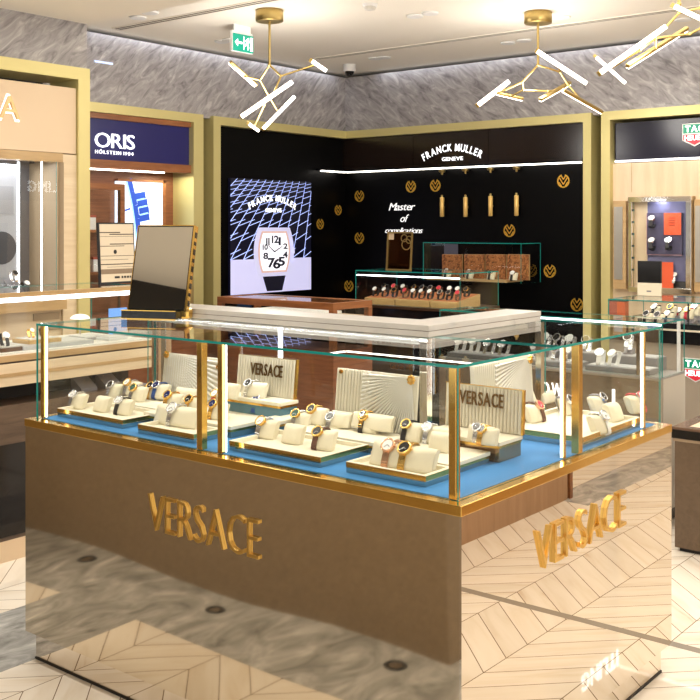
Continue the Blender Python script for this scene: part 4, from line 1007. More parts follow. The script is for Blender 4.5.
# ============================================================ CORNER SHOP FURNITURE
# wooden counter before the poster
wx0, wx1, wy0, wy1, wz = 5.69, 6.15, 4.735, 5.94, 1.05
r = thing('wooden_counter', ((wx0 + wx1) / 2, (wy0 + wy1) / 2, 0), 'red-brown wooden glazed counter in front of the watch poster', 'counter')
part('body', WOOD, r, MB().box(wx0, wx1, wy0, wy1, 0, .70))
t = .045
part('post', WOODH, r, MB().box(wx0, wx0 + t, wy0, wy0 + t, .70, wz - .05), .002); part('post', WOODH, r, MB().box(wx1 - t, wx1, wy0, wy0 + t, .70, wz - .05), .002)
part('post', WOODH, r, MB().box(wx0, wx0 + t, wy1 - t, wy1, .70, wz - .05), .002); part('post', WOODH, r, MB().box(wx1 - t, wx1, wy1 - t, wy1, .70, wz - .05), .002)
part('top_frame', WOODH, r, MB().box(wx0, wx0 + t, wy0, wy1, wz - .05, wz).box(wx1 - t, wx1, wy0, wy1, wz - .05, wz).box(wx0 + t, wx1 - t, wy0, wy0 + t, wz - .05, wz).box(wx0 + t, wx1 - t, wy1 - t, wy1, wz - .05, wz), .002)
part('glass_top', [GLASS, TEAL], r, MB().pane(wx0 + t, wx1 - t, wy0 + t, wy1 - t, wz - .012, wz - .004))
part('glass_front', [GLASS, TEAL], r, MB().pane(wx0 + .015, wx0 + .021, wy0 + t, wy1 - t, .70, wz - .05))
part('glass_side', [GLASS, TEAL], r, MB().pane(wx0 + t, wx1 - t, wy0 + .015, wy0 + .021, .70, wz - .05))
part('lined_shelf', mat('lining_tan', (.50, .38, .24), .6), r, MB().box(wx0 + t, wx1 - t, wy0 + t, wy1 - t, .90, .94))
tag(MB().box(5.80, 6.05, 4.95, 5.65, .941, .965).build('presentation_tray', mat('tray_offwhite', (.8, .78, .74), .5), bevel=.003), 'white presentation tray inside the wooden counter before the poster', 'tray')
# black case with glass vitrine
kx0, kx1, ky0, ky1 = 6.78, 7.37, 4.356, 5.40
r = thing('glass_case', ((kx0 + kx1) / 2, (ky0 + ky1) / 2, 0), 'black cabinet with a glass vitrine of dark watches against the black wall', 'showcase')
part('cabinet', BLACK, r, MB().box(kx0, kx1, ky0, ky1, 0, .932)); part('base_trim', DBROWN, r, MB().box(kx0 - .01, kx1, ky0 - .01, ky1 + .01, .932, .9535))
g = .006; zt = 1.24
part('glass_front', [GLASS, TEAL], r, MB().pane(kx0, kx0 + g, ky0, ky1, .954, zt - .008))
part('glass_side', [GLASS, TEAL], r, MB().pane(kx0 + g, kx1 - .002, ky0, ky0 + g, .954, zt - .008)); part('glass_side', [GLASS, TEAL], r, MB().pane(kx0 + g, kx1 - .002, ky1 - g, ky1, .954, zt - .008))
part('glass_top', [GLASS, TEAL], r, MB().pane(kx0, kx1 - .002, ky0, ky1, zt - .008, zt))
part('led_strip', LED, r, MB().box(kx0 + g, kx0 + g + .010, ky0 + .01, ky1 - .01, zt - .045, zt - .037))
pz = P(394, 345, x=kx0 - .012)
part('name_plate', mat('plate_brown', (.05, .028, .012), .3), r, MB().box(kx0 - .012, kx0 - .001, P(413, 350, x=kx0).y, P(373, 350, x=kx0).y, .322, .79))
mb = MB(); a, b = P(374, 352, x=kx0 - .012), P(430, 347, x=kx0 - .012)
arc_text(mb, 'FRANCK MULLER', FRM((kx0 - .012, a.y, .6415), '-x'), a.y - b.y, .05, .027, .003, .01)
a, b = P(390, 368, x=kx0 - .012), P(412, 368, x=kx0 - .012)
line_text(mb, 'GENEVE', FRM((kx0 - .012, a.y, .4435), '-x'), a.y - b.y, .042, .003, .01)
part('lettering', GOLD, r, mb)
GK = 'dark watches in the vitrine of the black cabinet'
for k, (pa_, pb_) in enumerate(((365, 395), (396, 430), (431, 458))):
    ya, yb = P(pa_, 300, x=kx0 + .08).y, P(pb_, 300, x=kx0 + .08).y; z = .954
    o = thing('display_tray', (kx0 + .2, (ya + yb) / 2, z), 'sloping tan wood tray with orange lining, %s of three in the black cabinet vitrine' % ('left', 'middle', 'right')[k], 'tray', 'tan trays in the black cabinet vitrine')
    part('block', TANWOOD, o, MB().add([(kx0 + .07, yb + .004, z), (kx0 + .07, ya - .004, z), (kx0 + .42, ya - .004, z), (kx0 + .42, yb + .004, z), (kx0 + .07, yb + .004, z + .05), (kx0 + .07, ya - .004, z + .05), (kx0 + .42, ya - .004, z + .10), (kx0 + .42, yb + .004, z + .10)], [(0, 1, 2, 3), (7, 6, 5, 4), (1, 0, 4, 5), (2, 1, 5, 6), (3, 2, 6, 7), (0, 3, 7, 4)]))
    part('lining', mat('lining_orange', (.5, .17, .05), .6), o, MB().add([(kx0 + .085, yb + .012, z + .0535), (kx0 + .085, ya - .012, z + .0535), (kx0 + .41, ya - .012, z + .10), (kx0 + .41, yb + .012, z + .10)], [(3, 2, 1, 0)]))
    nn = (3, 4, 3)[k]
    for row in range(2):
        for j in range(nn):
            f = (j + .5 + (.0 if row else .15)) / (nn + .15); y = ya + (yb - ya) * f; x = kx0 + (.15 if row == 0 else .30)
            st = ('black_steel', 'black_dark', 'black_steel', 'brown', 'black_gold', 'black_steel', 'black_dark')[(k * 3 + j * 2 + row) % 7]
            watch(st, (x, y, z + .05 + (x - kx0 - .07) / .35 * .05 + .004), random.uniform(-.2, .2), 'dark strap watch, %s from left in the %s row of the %s tan tray' % (('first', 'second', 'third', 'fourth')[j], ('front', 'back')[row], ('left', 'middle', 'right')[k]), GK, 1.12, far=True)
# three standing watches on the right-hand side of the vitrine
ya, yb = 5.06, 4.90
# small gold framed mirror on that vitrine
a, b = P(386.5, 267, x=kx0 + .12), P(411.5, 267, x=kx0 + .12); z1 = P(398, 232, x=kx0 + .12).z
wM = a.y - b.y; hM = z1 - zt
o = thing('table_mirror', (kx0 + .13, (a.y + b.y) / 2, zt), 'small gold framed mirror standing on the black cabinet vitrine', 'mirror')
T = FRM((kx0 + .12, a.y, zt + .001), '-x') @ Matrix.Rotation(-.08, 4, 'X'); e = .012
part('frame', BRASS, o, MB().prism([(0, 0), (wM, 0), (wM, e), (0, e)], .014, T).prism([(0, hM - e), (wM, hM - e), (wM, hM), (0, hM)], .014, T).prism([(0, e), (e, e), (e, hM - e), (0, hM - e)], .014, T).prism([(wM - e, e), (wM, e), (wM, hM - e), (wM - e, hM - e)], .014, T))
part('mirror_glass', mat('dark_mirror', (.12, .10, .07), .05, 1.), o, MB().prism([(e, e), (wM - e, e), (wM - e, hM - e), (e, hM - e)], .004, T))
mb = MB()
for k in range(14):
    t0, t1 = 2 * PI * k / 14, 2 * PI * (k + 1) / 14
    for cc, rr in (((.76 * wM, .68 * hM), .045), ((.86 * wM, .80 * hM), .03), ((.66 * wM, .84 * hM), .03)):
        seg(mb, (cc[0] + rr * math.cos(t0), cc[1] + rr * math.sin(t0)), (cc[0] + rr * math.cos(t1), cc[1] + rr * math.sin(t1)), .004, .004, T, .006)
part('ring_marks', BRASS, o, mb)  # brass rings laid on the dark glass
part('corner_patch', mat('patch_tan', (.55, .42, .28), .5), o, MB().prism([(e, hM * .80), (.25 * wM, hM * .80), (.25 * wM, hM - e), (e, hM - e)], .006, T))  # tan rectangle in the upper corner of the glass
# wall vitrine
vx0, vx1 = 7.95, XB - .002; vy0, vy1 = 4.474, 5.518; vz0, vz1 = 1.245, 1.60
vz0, vz1 = 1.105, 1.46
r = thing('hanging_vitrine', ((vx0 + vx1) / 2, (vy0 + vy1) / 2, vz0), 'glass box vitrine fixed to the black wall above the cabinet', 'showcase')
part('shelf', OAK, r, MB().box(vx0 + .06, vx1, vy0 + .18, vy1, vz0, vz0 + .022), .002)
part('glass_front', [GLASS, TEAL], r, MB().pane(vx0, vx0 + .005, vy0, vy1, vz0, vz1 - .006)); part('glass_side', [GLASS, TEAL], r, MB().pane(vx0 + .005, vx1, vy0, vy0 + .005, vz0, vz1 - .006))
part('glass_side', [GLASS, TEAL], r, MB().pane(vx0 + .005, vx1, vy1 - .005, vy1, vz0, vz1 - .006)); part('glass_top', [GLASS, TEAL], r, MB().pane(vx0, vx1, vy0, vy1, vz1 - .006, vz1))
part('back_panel', mat('slate_panel', (.10, .10, .15), .2), r, MB().box(vx1 - .01, vx1, vy1 - .16, vy1 - .006, vz0 + .03, vz1 - .02))
for k, (p0, p1) in enumerate(((442, 461), (464, 483.6), (485.5, 505), (507, 528))):
    a, b = P(p0, 260, x=8.12), P(p1, 260, x=8.12); q = ('first from the left', 'second from the left', 'third from the left', 'fourth, rightmost')[k]
    o = thing('burl_block', (8.13, (a.y + b.y) / 2, vz0 + .0225), 'square burl wood panel in the wall vitrine, ' + q, 'panel', 'burl panels in the wall vitrine')
    part('board', BURL, o, MB().box(8.12, 8.14, b.y, a.y, vz0 + .0225, P(p0, 254.5, x=8.12).z), .002)
    part('edge', OAK, o, MB().box(8.1405, 8.15, b.y - .003, a.y + .003, vz0 + .0225, P(p0, 254.5, x=8.12).z + .003))
    cushion((8.05, (a.y + b.y) / 2, vz0 + .0225), 0, 'white cushion before the burl panel, ' + q, 'white cushions in the wall vitrine', b=.03, scale=1.2)
    watch(('black_steel', 'black_steel', 'black_dark', 'black_steel')[k], (8.05, (a.y + b.y) / 2 + .0, vz0 + .0225), 0, 'watch on a white cushion before the burl panel, ' + q, 'watches in the wall vitrine', 1.25, far=True)

# ============================================================ RIGHT SHOP (green and red shield)
XT = XW + .06
r = thing('header_panel', (XT, 1.4, 2.16), 'dark glossy header with a green and red shield at the upper right', 'sign')
part('board', mat('header_blueblack', (.010, .010, .024), .18, spec=.35), r, MB().box(XT, XT + .05, -.9, yTi - .02, 2.175, ZFi - .025))
part('led_strip', mat('led_dim', (1, 1, 1), .5, emit=(.95, .95, 1), es=1.3), r, MB().box(XT - .01, XT + .03, -.9, yTi - .02, 2.158, 2.174))
def shield(par, o, w, side='-x', big=True):
    T = FRM(o, side); h = w * .92
    part('shield_back', WHITE, par, MB().prism([(0, h), (0, h * .28), (w / 2, 0), (w, h * .28), (w, h)], .004, T))
    GR = mat('shield_green', (0, .22, .12), .4, emit=(0, .35, .2), es=.25); RD = mat('shield_red', (.6, .02, .04), .4, emit=(.7, .03, .05), es=.25)
    part('shield_green', GR, par, MB().prism([(.04 * w, h * .96), (.04 * w, h * .58), (.96 * w, h * .58), (.96 * w, h * .96)], .006, T))
    part('shield_red', RD, par, MB().prism([(.04 * w, h * .52), (.04 * w, h * .31), (w / 2, h * .06), (.96 * w, h * .31), (.96 * w, h * .52)], .006, T))
    mb = MB(); line_text(mb, 'TAG', T @ Matrix.Translation((.12 * w, .64 * h, .006)), .76 * w, h * .26, .002, .03, .08)
    line_text(mb, 'HEUER', T @ Matrix.Translation((.1 * w, .27 * h, .006)), .8 * w, h * .21, .002, .02, .08)
    part('shield_lettering', SIGNLIT, par, mb)
a = P(682.5, 144.5, x=XT); shield(r, (XT - .001, a.y, a.z - .02), .205)
struct('wall_right_panel', MB().box(XT, XW + .29, -.9, yTi, 0, 2.15), LWOODV)
struct('trim_11', MB().box(XT - .004, XT, P(631.5, 180, x=XT).y - .003, P(631.5, 180, x=XT).y, 1.9, 2.15), OAK)
# wall showcase
ya, yb = P(628, 240, x=XT - .1).y, P(691, 240, x=XT - .1).y; z0, z1 = P(630, 292, x=XT - .1).z, P(630, 197, x=XT - .1).z; xw0 = XT - .1
r = thing('recessed_showcase', (XT - .05, (ya + yb) / 2, z0), 'chrome framed wall showcase with orange cards on the light wood wall', 'showcase')
f = .045
part('frame', CHROME, r, MB().box(xw0, xw0 + .03, yb, ya, z1 - f, z1).box(xw0, xw0 + .03, yb, ya, z0, z0 + f).box(xw0, xw0 + .03, ya - f * .7, ya, z0 + f, z1 - f).box(xw0, xw0 + .03, yb, yb + f, z0 + f, z1 - f), .002)
part('carcass', OAK, r, MB().box(xw0 + .031, XT - .001, yb, yb + .02, z0, z1).box(xw0 + .031, XT - .001, ya - .02, ya, z0, z1).box(xw0 + .031, XT - .001, yb + .02, ya - .02, z1 - .02, z1).box(xw0 + .031, XT - .001, yb + .02, ya - .02, z0, z0 + .02))
ysid = P(645, 240, x=xw0 + .03).y
part('side_panel', LWOODV, r, MB().box(XT - .02, XT - .002, ysid, ya - .021, z0 + .021, z1 - .021))
part('back_panel', mat('showcase_blue', (.16, .16, .30), .35), r, MB().box(XT - .02, XT - .002, yb + .021, ysid - .001, z0 + .021, z1 - .021))
part('led_strip', LED, r, MB().box(xw0 + .035, xw0 + .045, yb + .05, ysid - .03, z1 - .032, z1 - .021))
mb = MB()
for k in range(6): zz = z1 - .12 - k * .1; mb.box(xw0 + .004, xw0 + .03, ya - f * .7 - .012, ya - f * .7, zz, zz + .018)
part('hinge_pins', BLACKM, r, mb)
part('glass', [GLASS, TEAL], r, MB().pane(xw0 + .010, xw0 + .015, yb + f, ya - f * .7 - .013, z0 + f, z1 - f))
# display board with watches and orange cards in it
xq = XT - .05
a, b = P(647, 213, x=xq), P(682, 255, x=xq)
o = thing('watch_board', (xq, (a.y + b.y) / 2, b.z), 'slate watch board in the chrome wall showcase', 'panel')
part('board', mat('board_slate', (.07, .06, .12), .4), o, MB().box(xq, xq + .025, b.y, a.y, b.z, a.z), .002)
part('edge', mat('edge_pink', (.55, .30, .32), .4), o, MB().box(xq - .001, xq + .026, a.y, a.y + .004, b.z, a.z).box(xq - .001, xq + .026, b.y, a.y, b.z - .004, b.z))
ORG = mat('orange_card', (.75, .10, .03), .5, emit=(.9, .14, .05), es=.06)
a, b = P(664, 213, x=xq - .01), P(681, 235, x=xq - .01)
o = thing('orange_card', (xq - .008, (a.y + b.y) / 2, b.z), 'large orange card on the slate watch board', 'card', 'orange cards in the chrome showcase')
part('card', ORG, o, MB().box(xq - .012, xq - .002, b.y, a.y, b.z, a.z)); mb = MB()
for k in range(4): zz = a.z - .045 - k * .02; mb.box(xq - .0135, xq - .0121, b.y + .05, a.y - .04, zz, zz + .007)
part('print_lines', mat('print_darkred', (.35, .03, .01), .5), o, mb)
for k, (px, py) in enumerate(((652.5, 221), (652.5, 243), (669, 243))):
    p = P(px, py + 4, x=xq - .035)
    watch('black_steel', (p.x, p.y, p.z - .02), 0, 'watch on the slate board, ' + ('upper left', 'lower left', 'lower right')[k], 'watches on the slate board', 1.45, far=True)
a, b = P(661, 262, x=xq - .03), P(673, 284, x=xq - .03)
o = thing('orange_card', (xq - .02, (a.y + b.y) / 2, z0 + .046), 'small orange card at the bottom of the chrome showcase', 'card', 'orange cards in the chrome showcase')
part('card', ORG, o, MB().box(xq - .03, xq - .02, b.y, a.y, z0 + .0215, a.z)); part('foot', BLACKM, o, MB().box(xq - .045, xq - .005, b.y + .01, a.y - .01, z0 + .0205, z0 + .0214))
p = P(674, 281, x=xq - .02)
wedge(xw0 + .06, p.y - .02, z0 + .021, .17, .05, .085, 'black wedge stand in the bottom of the chrome showcase', 'stands in the chrome showcase', BLACKM, face='-x')
watch('steel', (xw0 + .062, p.y, z0 + .085), 0, 'silver watch on the black wedge stand in the chrome showcase', 'watches in the chrome showcase', 1.3, far=True)
# pilasters each side
for (p0, p1, lab) in ((613, 626, 'left'), (694, 716, 'right')):
    a, b = P(p0, 240, x=XT - .06), P(p1, 240, x=XT - .06)
    o = thing('side_pilaster', (XT - .03, (a.y + b.y) / 2, z0 + .02), 'silver and oak pilaster on the %s of the chrome showcase' % lab, 'pilaster', 'pilasters beside the chrome showcase')
    part('oak_case', OAK, o, MB().box(XT - .06, XT - .001, b.y, a.y, z0 + .02, z1 - .03)); part('silver_panel', mat('satin_alu', (.52, .50, .46), .35, .8), o, MB().box(XT - .066, XT - .0601, b.y + .03, a.y - .012, z0 + .10, z1 - .08))
# glass counter
tx0, tx1, ty0, ty1 = 6.4, 6.98, .9, 2.945
r = thing('display_counter', ((tx0 + tx1) / 2, (ty0 + ty1) / 2, 0), 'taupe counter with a low glass case at the right edge below the orange cards', 'counter')
part('body', TAUPE, r, MB().box(tx0 + .02, tx1, ty0, ty1, 0, .855)); part('black_band', BLACK, r, MB().box(tx0, tx1, ty0, ty1, .856, .985)); part('light_trim', mat('trim_cream', (.7, .64, .5), .4), r, MB().box(tx0 - .004, tx0 - .0005, ty0, ty1, .938, .950))
part('glass_front', [GLASS, TEAL], r, MB().pane(tx0, tx0 + .006, ty0, ty1, .986, 1.117)); part('glass_side', [GLASS, TEAL], r, MB().pane(tx0 + .0065, tx1, ty1 - .006, ty1, .986, 1.117)); part('glass_top', [GLASS, TEAL], r, MB().pane(tx0, tx1, ty0, ty1, 1.1175, 1.125))
part('divider', BLACKM, r, MB().box(tx0 + .007, tx0 + .02, P(687, 310, x=tx0).y - .006, P(687, 310, x=tx0).y, .986, 1.117))
a = P(683, 383, x=tx0 + .02); shield(r, (tx0 + .0195, a.y, .62), .165)
gr = 'watches in the glass case at the right edge'; gc = 'cushions in the glass case at the right edge'
for k, (px, py, st, nm) in enumerate(((648, 321, 'black_dark', 'first'), (659, 322, 'black_dark', 'second'), (669, 321, 'black_steel', 'third'), (656, 314, 'black_steel', 'back row left'), (672, 314, 'black_gold', 'back row middle'), (680, 318, 'red', 'red banded'), (689, 317, 'red_gold', 'slim red'), (696, 314, 'white', 'rightmost'))):
    z = .986 + (.03 if py < 318 else 0); p = P(px, py - 3, z=z + .03); p = Vector((min(p.x, tx1 - .12), p.y, z))
    if z > 1.: wedge(p.x, p.y, .986, .08, .08, .03, 'low grey stand under the %s watch in the right-edge glass case' % nm, 'stands in the right-edge glass case', GST, face='-x')
    cushion(tuple(p), -.3, 'white cushion under the %s watch in the right-edge glass case' % nm, gc, scale=1.1, b=.03)
    watch(st, (p.x, p.y, p.z), -.3, '%s watch on a white cushion in the right-edge glass case' % nm, gr, 1.15, far=True)
for k, (px, c) in enumerate(((613, 'red'), (621, 'orange'))):
    p = P(px, 316, x=tx0 + .3)
    o = thing('gift_box', (p.x, p.y, .986), '%s upright box at the left end of the right-edge glass case' % c, 'box', 'boxes in the right-edge glass case')
    part('carton', mat('box_' + c, ((.35, .02, .02), (.7, .12, .03))[k], .5), o, MB().box(p.x, p.x + .06, p.y - .03, p.y + .03, .986, 1.085), .002); part('lid', BLACKM, o, MB().box(p.x - .001, p.x + .061, p.y - .031, p.y + .031, 1.0855, 1.10))
# tablet card
xq = tx0 + .42; a, b = P(637.5, 296, x=xq), P(661, 296, x=xq); zz = 1.1255; z1 = P(650, 261, x=xq).z; zm = P(650, 283, x=xq).z
o = thing('counter_mirror', (xq, (a.y + b.y) / 2, zz), 'black counter mirror with cream lower panel on the right-edge glass case', 'mirror')
part('panel', BLACK, o, MB().box(xq, xq + .02, b.y, a.y, zm, z1), .002); part('cream_panel', mat('panel_cream', (.80, .72, .55), .5), o, MB().box(xq - .004, xq + .02, b.y, a.y, zz + .0001, zm - .0005), .002)
part('small_mark', GST, o, MB().box(xq - .005, xq - .004, (a.y + b.y) / 2 - .016, (a.y + b.y) / 2 + .016, zz + .028, zz + .038))

# ============================================================ CASE WITH SILVER WATCHES BEHIND THE RIGHT ARM
rx0, rx1, ry0, ry1 = 5.28, 5.60, 2.122, 3.54
r = thing('display_counter', ((rx0 + rx1) / 2, (ry0 + ry1) / 2, 0), 'taupe island counter with a glass case of silver watches behind the right arm', 'counter')
part('body', TAUPE, r, MB().box(rx0 + .0005, rx1, ry0 + .0005, ry1, .08, .79)); part('front', mat('bronze_front', (.40, .34, .26), .14, .8, bump=((3, 3, 4), .5, .01)), r, MB().box(rx0 - .004, rx0, ry0 + .01, ry1, .08, .78)); part('side', mat('side_grey', (.55, .52, .46), .4), r, MB().box(rx0 + .01, rx1, ry0 - .003, ry0, .08, .79))
part('plinth', BLACKM, r, MB().box(rx0 + .03, rx1, ry0 + .03, ry1, 0, .08)); part('deck', mat('deck_grey', (.30, .29, .28), .3), r, MB().box(rx0 - .004, rx1, ry0 - .003, ry1, .7905, .80))
zt = 1.092
part('glass_front', [GLASS, TEAL], r, MB().pane(rx0, rx0 + .006, ry0, ry1, .8005, zt - .007)); part('glass_side', [GLASS, TEAL], r, MB().pane(rx0 + .0065, rx1, ry0, ry0 + .006, .8005, zt - .007)); part('glass_top', [GLASS, TEAL], r, MB().pane(rx0, rx1, ry0, ry1, zt - .0065, zt))
part('led_strip', LED, r, MB().box(rx0 + .007, rx0 + .019, ry0 + .012, 2.855, zt - .018, zt - .007))
part('post', CHROME, r, MB().box(rx0 + .012, rx0 + .03, P(638, 350, x=rx0 + .012).y - .01, P(638, 350, x=rx0 + .012).y + .01, .8005, zt - .02)); part('post', WHITE, r, MB().box(rx1 - .05, rx1 - .035, ry0 + .01, ry0 + .025, .8005, zt - .01))
mb = MB()
for c, x0_, x1_, y0_ in (('O', 540.5, 549.5, 397.5), ('W', 552, 562, 398.5), ('I', 612.5, 615, 408)):
    a, b = P(x0_, y0_, x=rx0 - .004), P(x1_, y0_, x=rx0 - .004); line_text(mb, c, FRM((rx0 - .0045, a.y, .640), '-x'), a.y - b.y, .075, .006, .0)
part('lettering', SIGNLIT, r, mb)
gs = 'silver watches in the island glass case'; gt = 'grey trays in the island glass case'
def gtray(y0, y1, x0, x1, z, h, label):
    o = thing('display_tray', ((x0 + x1) / 2, (y0 + y1) / 2, z), label, 'tray', gt)
    part('base', mat('tray_slate', (.20, .20, .21), .3), o, MB().box(x0, x1, y0, y1, z, z + h), .003); part('pad', mat('pad_grey', (.50, .50, .52), .5), o, MB().box(x0 + .012, x1 - .012, y0 + .012, y1 - .012, z + h, z + h + .004)); return z + h + .0045
zz = .8005
a1 = gtray(2.204, 2.581, 5.310, 5.459, zz, .028, 'grey tray nearest the corner of the island glass case'); b1 = gtray(2.227, 2.512, 5.470, 5.607, zz, .075, 'raised grey tray behind the nearest one in the island case')
a2 = gtray(2.627, 2.992, 5.310, 5.459, zz, .028, 'middle grey tray at the front of the island glass case'); b2 = gtray(2.592, 2.992, 5.470, 5.607, zz, .075, 'raised grey tray at the back middle of the island case')
a3 = gtray(3.061, 3.506, 5.310, 5.459, zz, .028, 'far left grey tray in the island glass case')
sp = [('white', 5.367, 2.512, a1, 'white strap watch, left of the pair on the nearest grey tray'), ('white', 5.367, 2.432, a1, 'white strap watch, right of the pair on the nearest grey tray'), ('steel_dark', 5.539, 2.421, b1 + .03, 'silver watch standing tall on the raised near tray'),
      ('steel', 5.379, 2.924, a2, 'silver watch, leftmost on the middle grey tray'), ('steel', 5.379, 2.855, a2, 'silver watch, second on the middle grey tray'), ('steel_dark', 5.379, 2.786, a2, 'silver watch, third on the middle grey tray'), ('steel', 5.379, 2.707, a2, 'silver watch, rightmost on the middle grey tray'),
      ('steel', 5.527, 2.935, b2, 'silver watch, leftmost on the raised middle tray'), ('steel_dark', 5.527, 2.855, b2, 'silver watch, second on the raised middle tray'), ('steel', 5.527, 2.775, b2, 'silver watch, third on the raised middle tray'), ('steel_dark', 5.527, 2.672, b2, 'silver watch, rightmost on the raised middle tray'),
      ('white', 5.379, 3.449, a3, 'pale strap watch, leftmost under the marble ledge'), ('white', 5.379, 3.346, a3, 'pale strap watch, second under the marble ledge'), ('steel', 5.379, 3.243, a3, 'silver watch, third under the marble ledge'), ('steel', 5.379, 3.140, a3, 'silver watch, last under the marble ledge')]
for st, x, y, z, lab in sp: watch(st, (x, y, z - .002), random.uniform(-.25, .1), lab, gs, 1.32, far=True)
wedge(5.539, 2.421, b1, .05, .05, .032, 'small grey stand under the tall standing silver watch', 'stands in the island case', GST, face='-x')

# ---- low table at the right edge
r = thing('low_table', (5.3, 1.7, 0), 'low dark brown table with a cream inset top at the right edge', 'table')
lx0, ly1, lz = 4.945, 1.94, .615
part('body', BROWN, r, MB().box(lx0 + .012, 5.55, 1.45, ly1 - .012, .02, lz - .07)); part('kick', BLACKM, r, MB().box(lx0 + .03, 5.5, 1.47, ly1 - .03, 0, .02)); part('light_groove', mat('groove_tan', (.40, .30, .2), .4), r, MB().box(lx0 + .006, 5.55, 1.45, ly1 - .006, lz - .07, lz - .055)); part('black_edge', BLACK, r, MB().box(lx0, 5.56, 1.44, ly1, lz - .055, lz - .012))
part('rim', mat('rim_brown', (.13, .075, .05), .25), r, MB().box(lx0, lx0 + .06, 1.44, ly1, lz - .012, lz).box(lx0 + .06, 5.56, ly1 - .06, ly1, lz - .012, lz).box(5.5, 5.56, 1.44, ly1 - .06, lz - .012, lz)); part('inset', mat('inset_cream', (.72, .56, .42), .45), r, MB().box(lx0 + .06, 5.5, 1.44, ly1 - .06, lz - .012, lz - .004))

# ============================================================ SURROUNDINGS OUT OF FRAME (seen only in the mirrors)
r = thing('leather_counter', (1.0, 3.3, 0), 'tan brown leather fronted counter reflected in the bronze mirror front', 'counter')
part('body', ramp_mat('tan_leather', (40, 40, 40), [(.3, (.24, .18, .12)), (.7, (.32, .24, .16))], rough=.5), r, MB().box(.6, 1.26, 2.06, 5.2, 0, .92)); part('top', DBROWN, r, MB().box(.58, 1.265, 2.05, 5.22, .92, .95))
r = thing('wood_counter', (4.6, -.3, 0), 'light wood counter reflected in the pale mirror side', 'counter')
part('body', ramp_mat('mid_wood', (20, 20, 2), [(.3, (.36, .21, .11)), (.7, (.46, .28, .16))], rough=.45, detail=4, dist=.3), r, MB().box(3.7, 5.5, -.6, .03, 0, .92)); part('top', OAK, r, MB().box(3.68, 5.56, -.62, .05, .92, .95)); part('end_panel', WOODH, r, MB().box(5.515, 5.55, -.6, .04, 0, .919))
struct('wall_front', MB().box(6.6, 10, -1.2, -1.0, 0, ZC), BEIGE)
r = thing('lit_sign', (8.0, -.98, 2.07), 'lit white lettering on the opposite shop, reflected in the left showcase glass', 'sign')
part('board', mat('sign_board_dark', (.02, .02, .025), .3), r, MB().box(7.2, 9.2, -.999, -.96, 1.95, 2.35))
mb = MB(); line_text(mb, 'BREITLING', FRM((8.72 + .06, -.958, 2.07), '+y'), 1.06, .135, .01, .02, .14)
part('lettering', mat('sign_bright', (1, 1, 1), .5, emit=(.8, .93, 1.), es=5.), r, mb)
struct('dark_reflection_box', MB().box(-1.2, -.82, 1.6, 6, 2.40, ZL), mat('reflection_dark', (.012, .010, .009), .5))  # added unseen dark box, blackens the lower part of the vanity mirror

# ============================================================ LIGHT, WORLD, CAMERA
w = bpy.data.worlds.new('store'); sc.world = w; w.use_nodes = True
w.node_tree.nodes['Background'].inputs[0].default_value = (1.0, .95, .88, 1); w.node_tree.nodes['Background'].inputs[1].default_value = 1.35
def area(name, loc, sx, sy, e, col=(1, .93, .82), rot=(0, 0, 0), shape='RECTANGLE', spread=None):
    l = bpy.data.lights.new(name, 'AREA'); l.shape = shape; l.size = sx; l.size_y = sy; l.energy = e; l.color = col
    if spread: l.spread = spread
    o = bpy.data.objects.new(name, l); COL.objects.link(o); o.location = loc; o.rotation_euler = rot; return o
def spot(name, loc, to, e, ang=70, col=(1, .92, .80), r=.06, blend=.6):
    l = bpy.data.lights.new(name, 'SPOT'); l.energy = e; l.spot_size = math.radians(ang); l.spot_blend = blend; l.shadow_soft_size = r; l.color = col
    o = bpy.data.objects.new(name, l); COL.objects.link(o); o.location = loc; d = Vector(to) - Vector(loc); o.rotation_euler = d.to_track_quat('-Z', 'Y').to_euler(); return o
# downlights over the main counter and aisles
for k, (x, y, tx, ty, e) in enumerate(((2.0, 2.6, 2.4, 2.5, 120), (2.6, 1.2, 2.6, 1.7, 100), (3.4, 1.3, 3.2, 1.7, 90), (2.0, 3.6, 2.5, 3.2, 110), (4.2, 2.6, 4.6, 2.4, 90), (4.9, 4.6, 5.0, 4.8, 90), (6.4, 2.3, 6.6, 2.2, 90), (6.6, 4.6, 7.2, 5.0, 60), (2.4, 3.9, 2.6, 4.6, 90), (1.6, .2, 1.9, .2, 20), (3.6, .5, 3.8, .5, 25), (5.6, .5, 5.6, .6, 40), (7.4, 2.6, 8.2, 2.9, 90), (7.4, 3.2, 8.2, 3.4, 70))):
    z = (ZL if x < XA else ZC) - .02
    spot('downlight_beam', (x, y, z), (tx, ty, .9), e * .42, 80)
area('ceiling_fill', (4.6, 2.6, 1.45 + 1.7), 3.5, 3.5, 60)  # added soft fill under the ceiling, not a fitting of the shop
area('aisle_fill', (1.2, .6, ZL - .03), 2.6, 2.6, 12)  # added aisle fill, lifts the floor bounce behind the camera
area('aisle_fill', (5.2, .9, ZC - .03), 2.4, 2.4, 14)  # added fill over the right aisle
area('ceiling_bounce_fill', (5.0, -.4, 2.2), 5.5, 1.6, 60, (1, .94, .86), (PI, 0, 0))  # unseen upward fill, added to brighten the ceiling
area('ceiling_bounce_fill', (-.2, 3.6, 2.2), 1.6, 4, 9, (1, .94, .86), (PI, 0, 0))  # same added upward fill for the low soffit
area('aisle_fill', (2.9, 4.0, ZC - .35), 1.2, .6, 14)  # added fill over the left counter
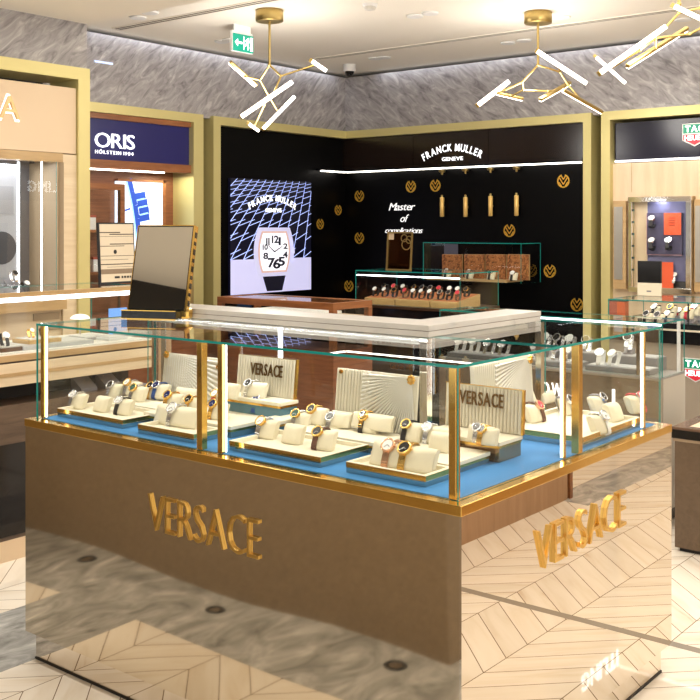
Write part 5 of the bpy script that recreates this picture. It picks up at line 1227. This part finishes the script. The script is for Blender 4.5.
def lamp(name, loc, e, r=.22, col=(1, .95, .88)):
    l = bpy.data.lights.new(name, 'POINT'); l.energy = e; l.shadow_soft_size = r; l.color = col
    o = bpy.data.objects.new(name, l); COL.objects.link(o); o.location = loc; return o
for p_, e_ in ((P(268, 100, d=7.5), 26), (P(535, 90, d=7.57), 24), (P(655, 45, d=5.75), 20), (Vector((2.4, 3.9, 2.45)), 9), (Vector((4.4, .3, 2.7)), 6)): lamp('pendant_and_fill_glow', p_, e_)  # first three sit in the pendants; last two are added fill
# cove light along the tops of the marble walls
area('cove_back', (XW - .03, 2.8, ZC - .015), .08, 7.0, 5, (.88, .92, 1.), (0, -math.radians(30), 0))
area('cove_left', (6.0, YW - .03, ZC - .015), 4.2, .08, 3.5, (.88, .92, 1.), (math.radians(30), 0, 0))
# showcase lights
area('left_showcase_light', (3.2, YA + .14, zs1 - .01), .9, .15, 3.5, (.93, .95, 1))
area('navy_shop_light', (5.9, YW + .12, 2.05), .3, .1, 1.6, (1, .95, .7))
area('right_showcase_light', (XT - .05, 3.32, 1.83), .3, .06, 2, (.9, .93, 1))
area('case_light_left', (SX - .03, 2.55, HG - .02), .02, 1.3, 1.6, (.97, .98, 1), (0, -.5, 0))
area('case_light_right', (3.2, SY - .03, HG - .02), .7, .02, 1., (.97, .98, 1), (-.5, 0, 0))

cam = bpy.data.cameras.new('camera'); co = bpy.data.objects.new('camera', cam); COL.objects.link(co)
cam.sensor_width = 36; cam.lens = F / 700 * 36; cam.shift_x = 0; cam.shift_y = -(350 - HY) / 700
cam.clip_start = .05
co.location = (0, 0, EYE); co.rotation_euler = (PI / 2, 0, TH - PI / 2)
sc.camera = co
sc.view_settings.view_transform = 'Standard'; sc.view_settings.look = 'None'; sc.view_settings.gamma = 1; sc.view_settings.exposure = 0.3
sc.view_settings.use_curve_mapping = False
sc.cycles.transparent_max_bounces = 40; sc.cycles.max_bounces = 12; sc.cycles.glossy_bounces = 8
sc.cycles.use_denoising = True
sc.cycles.sample_clamp_indirect = 8
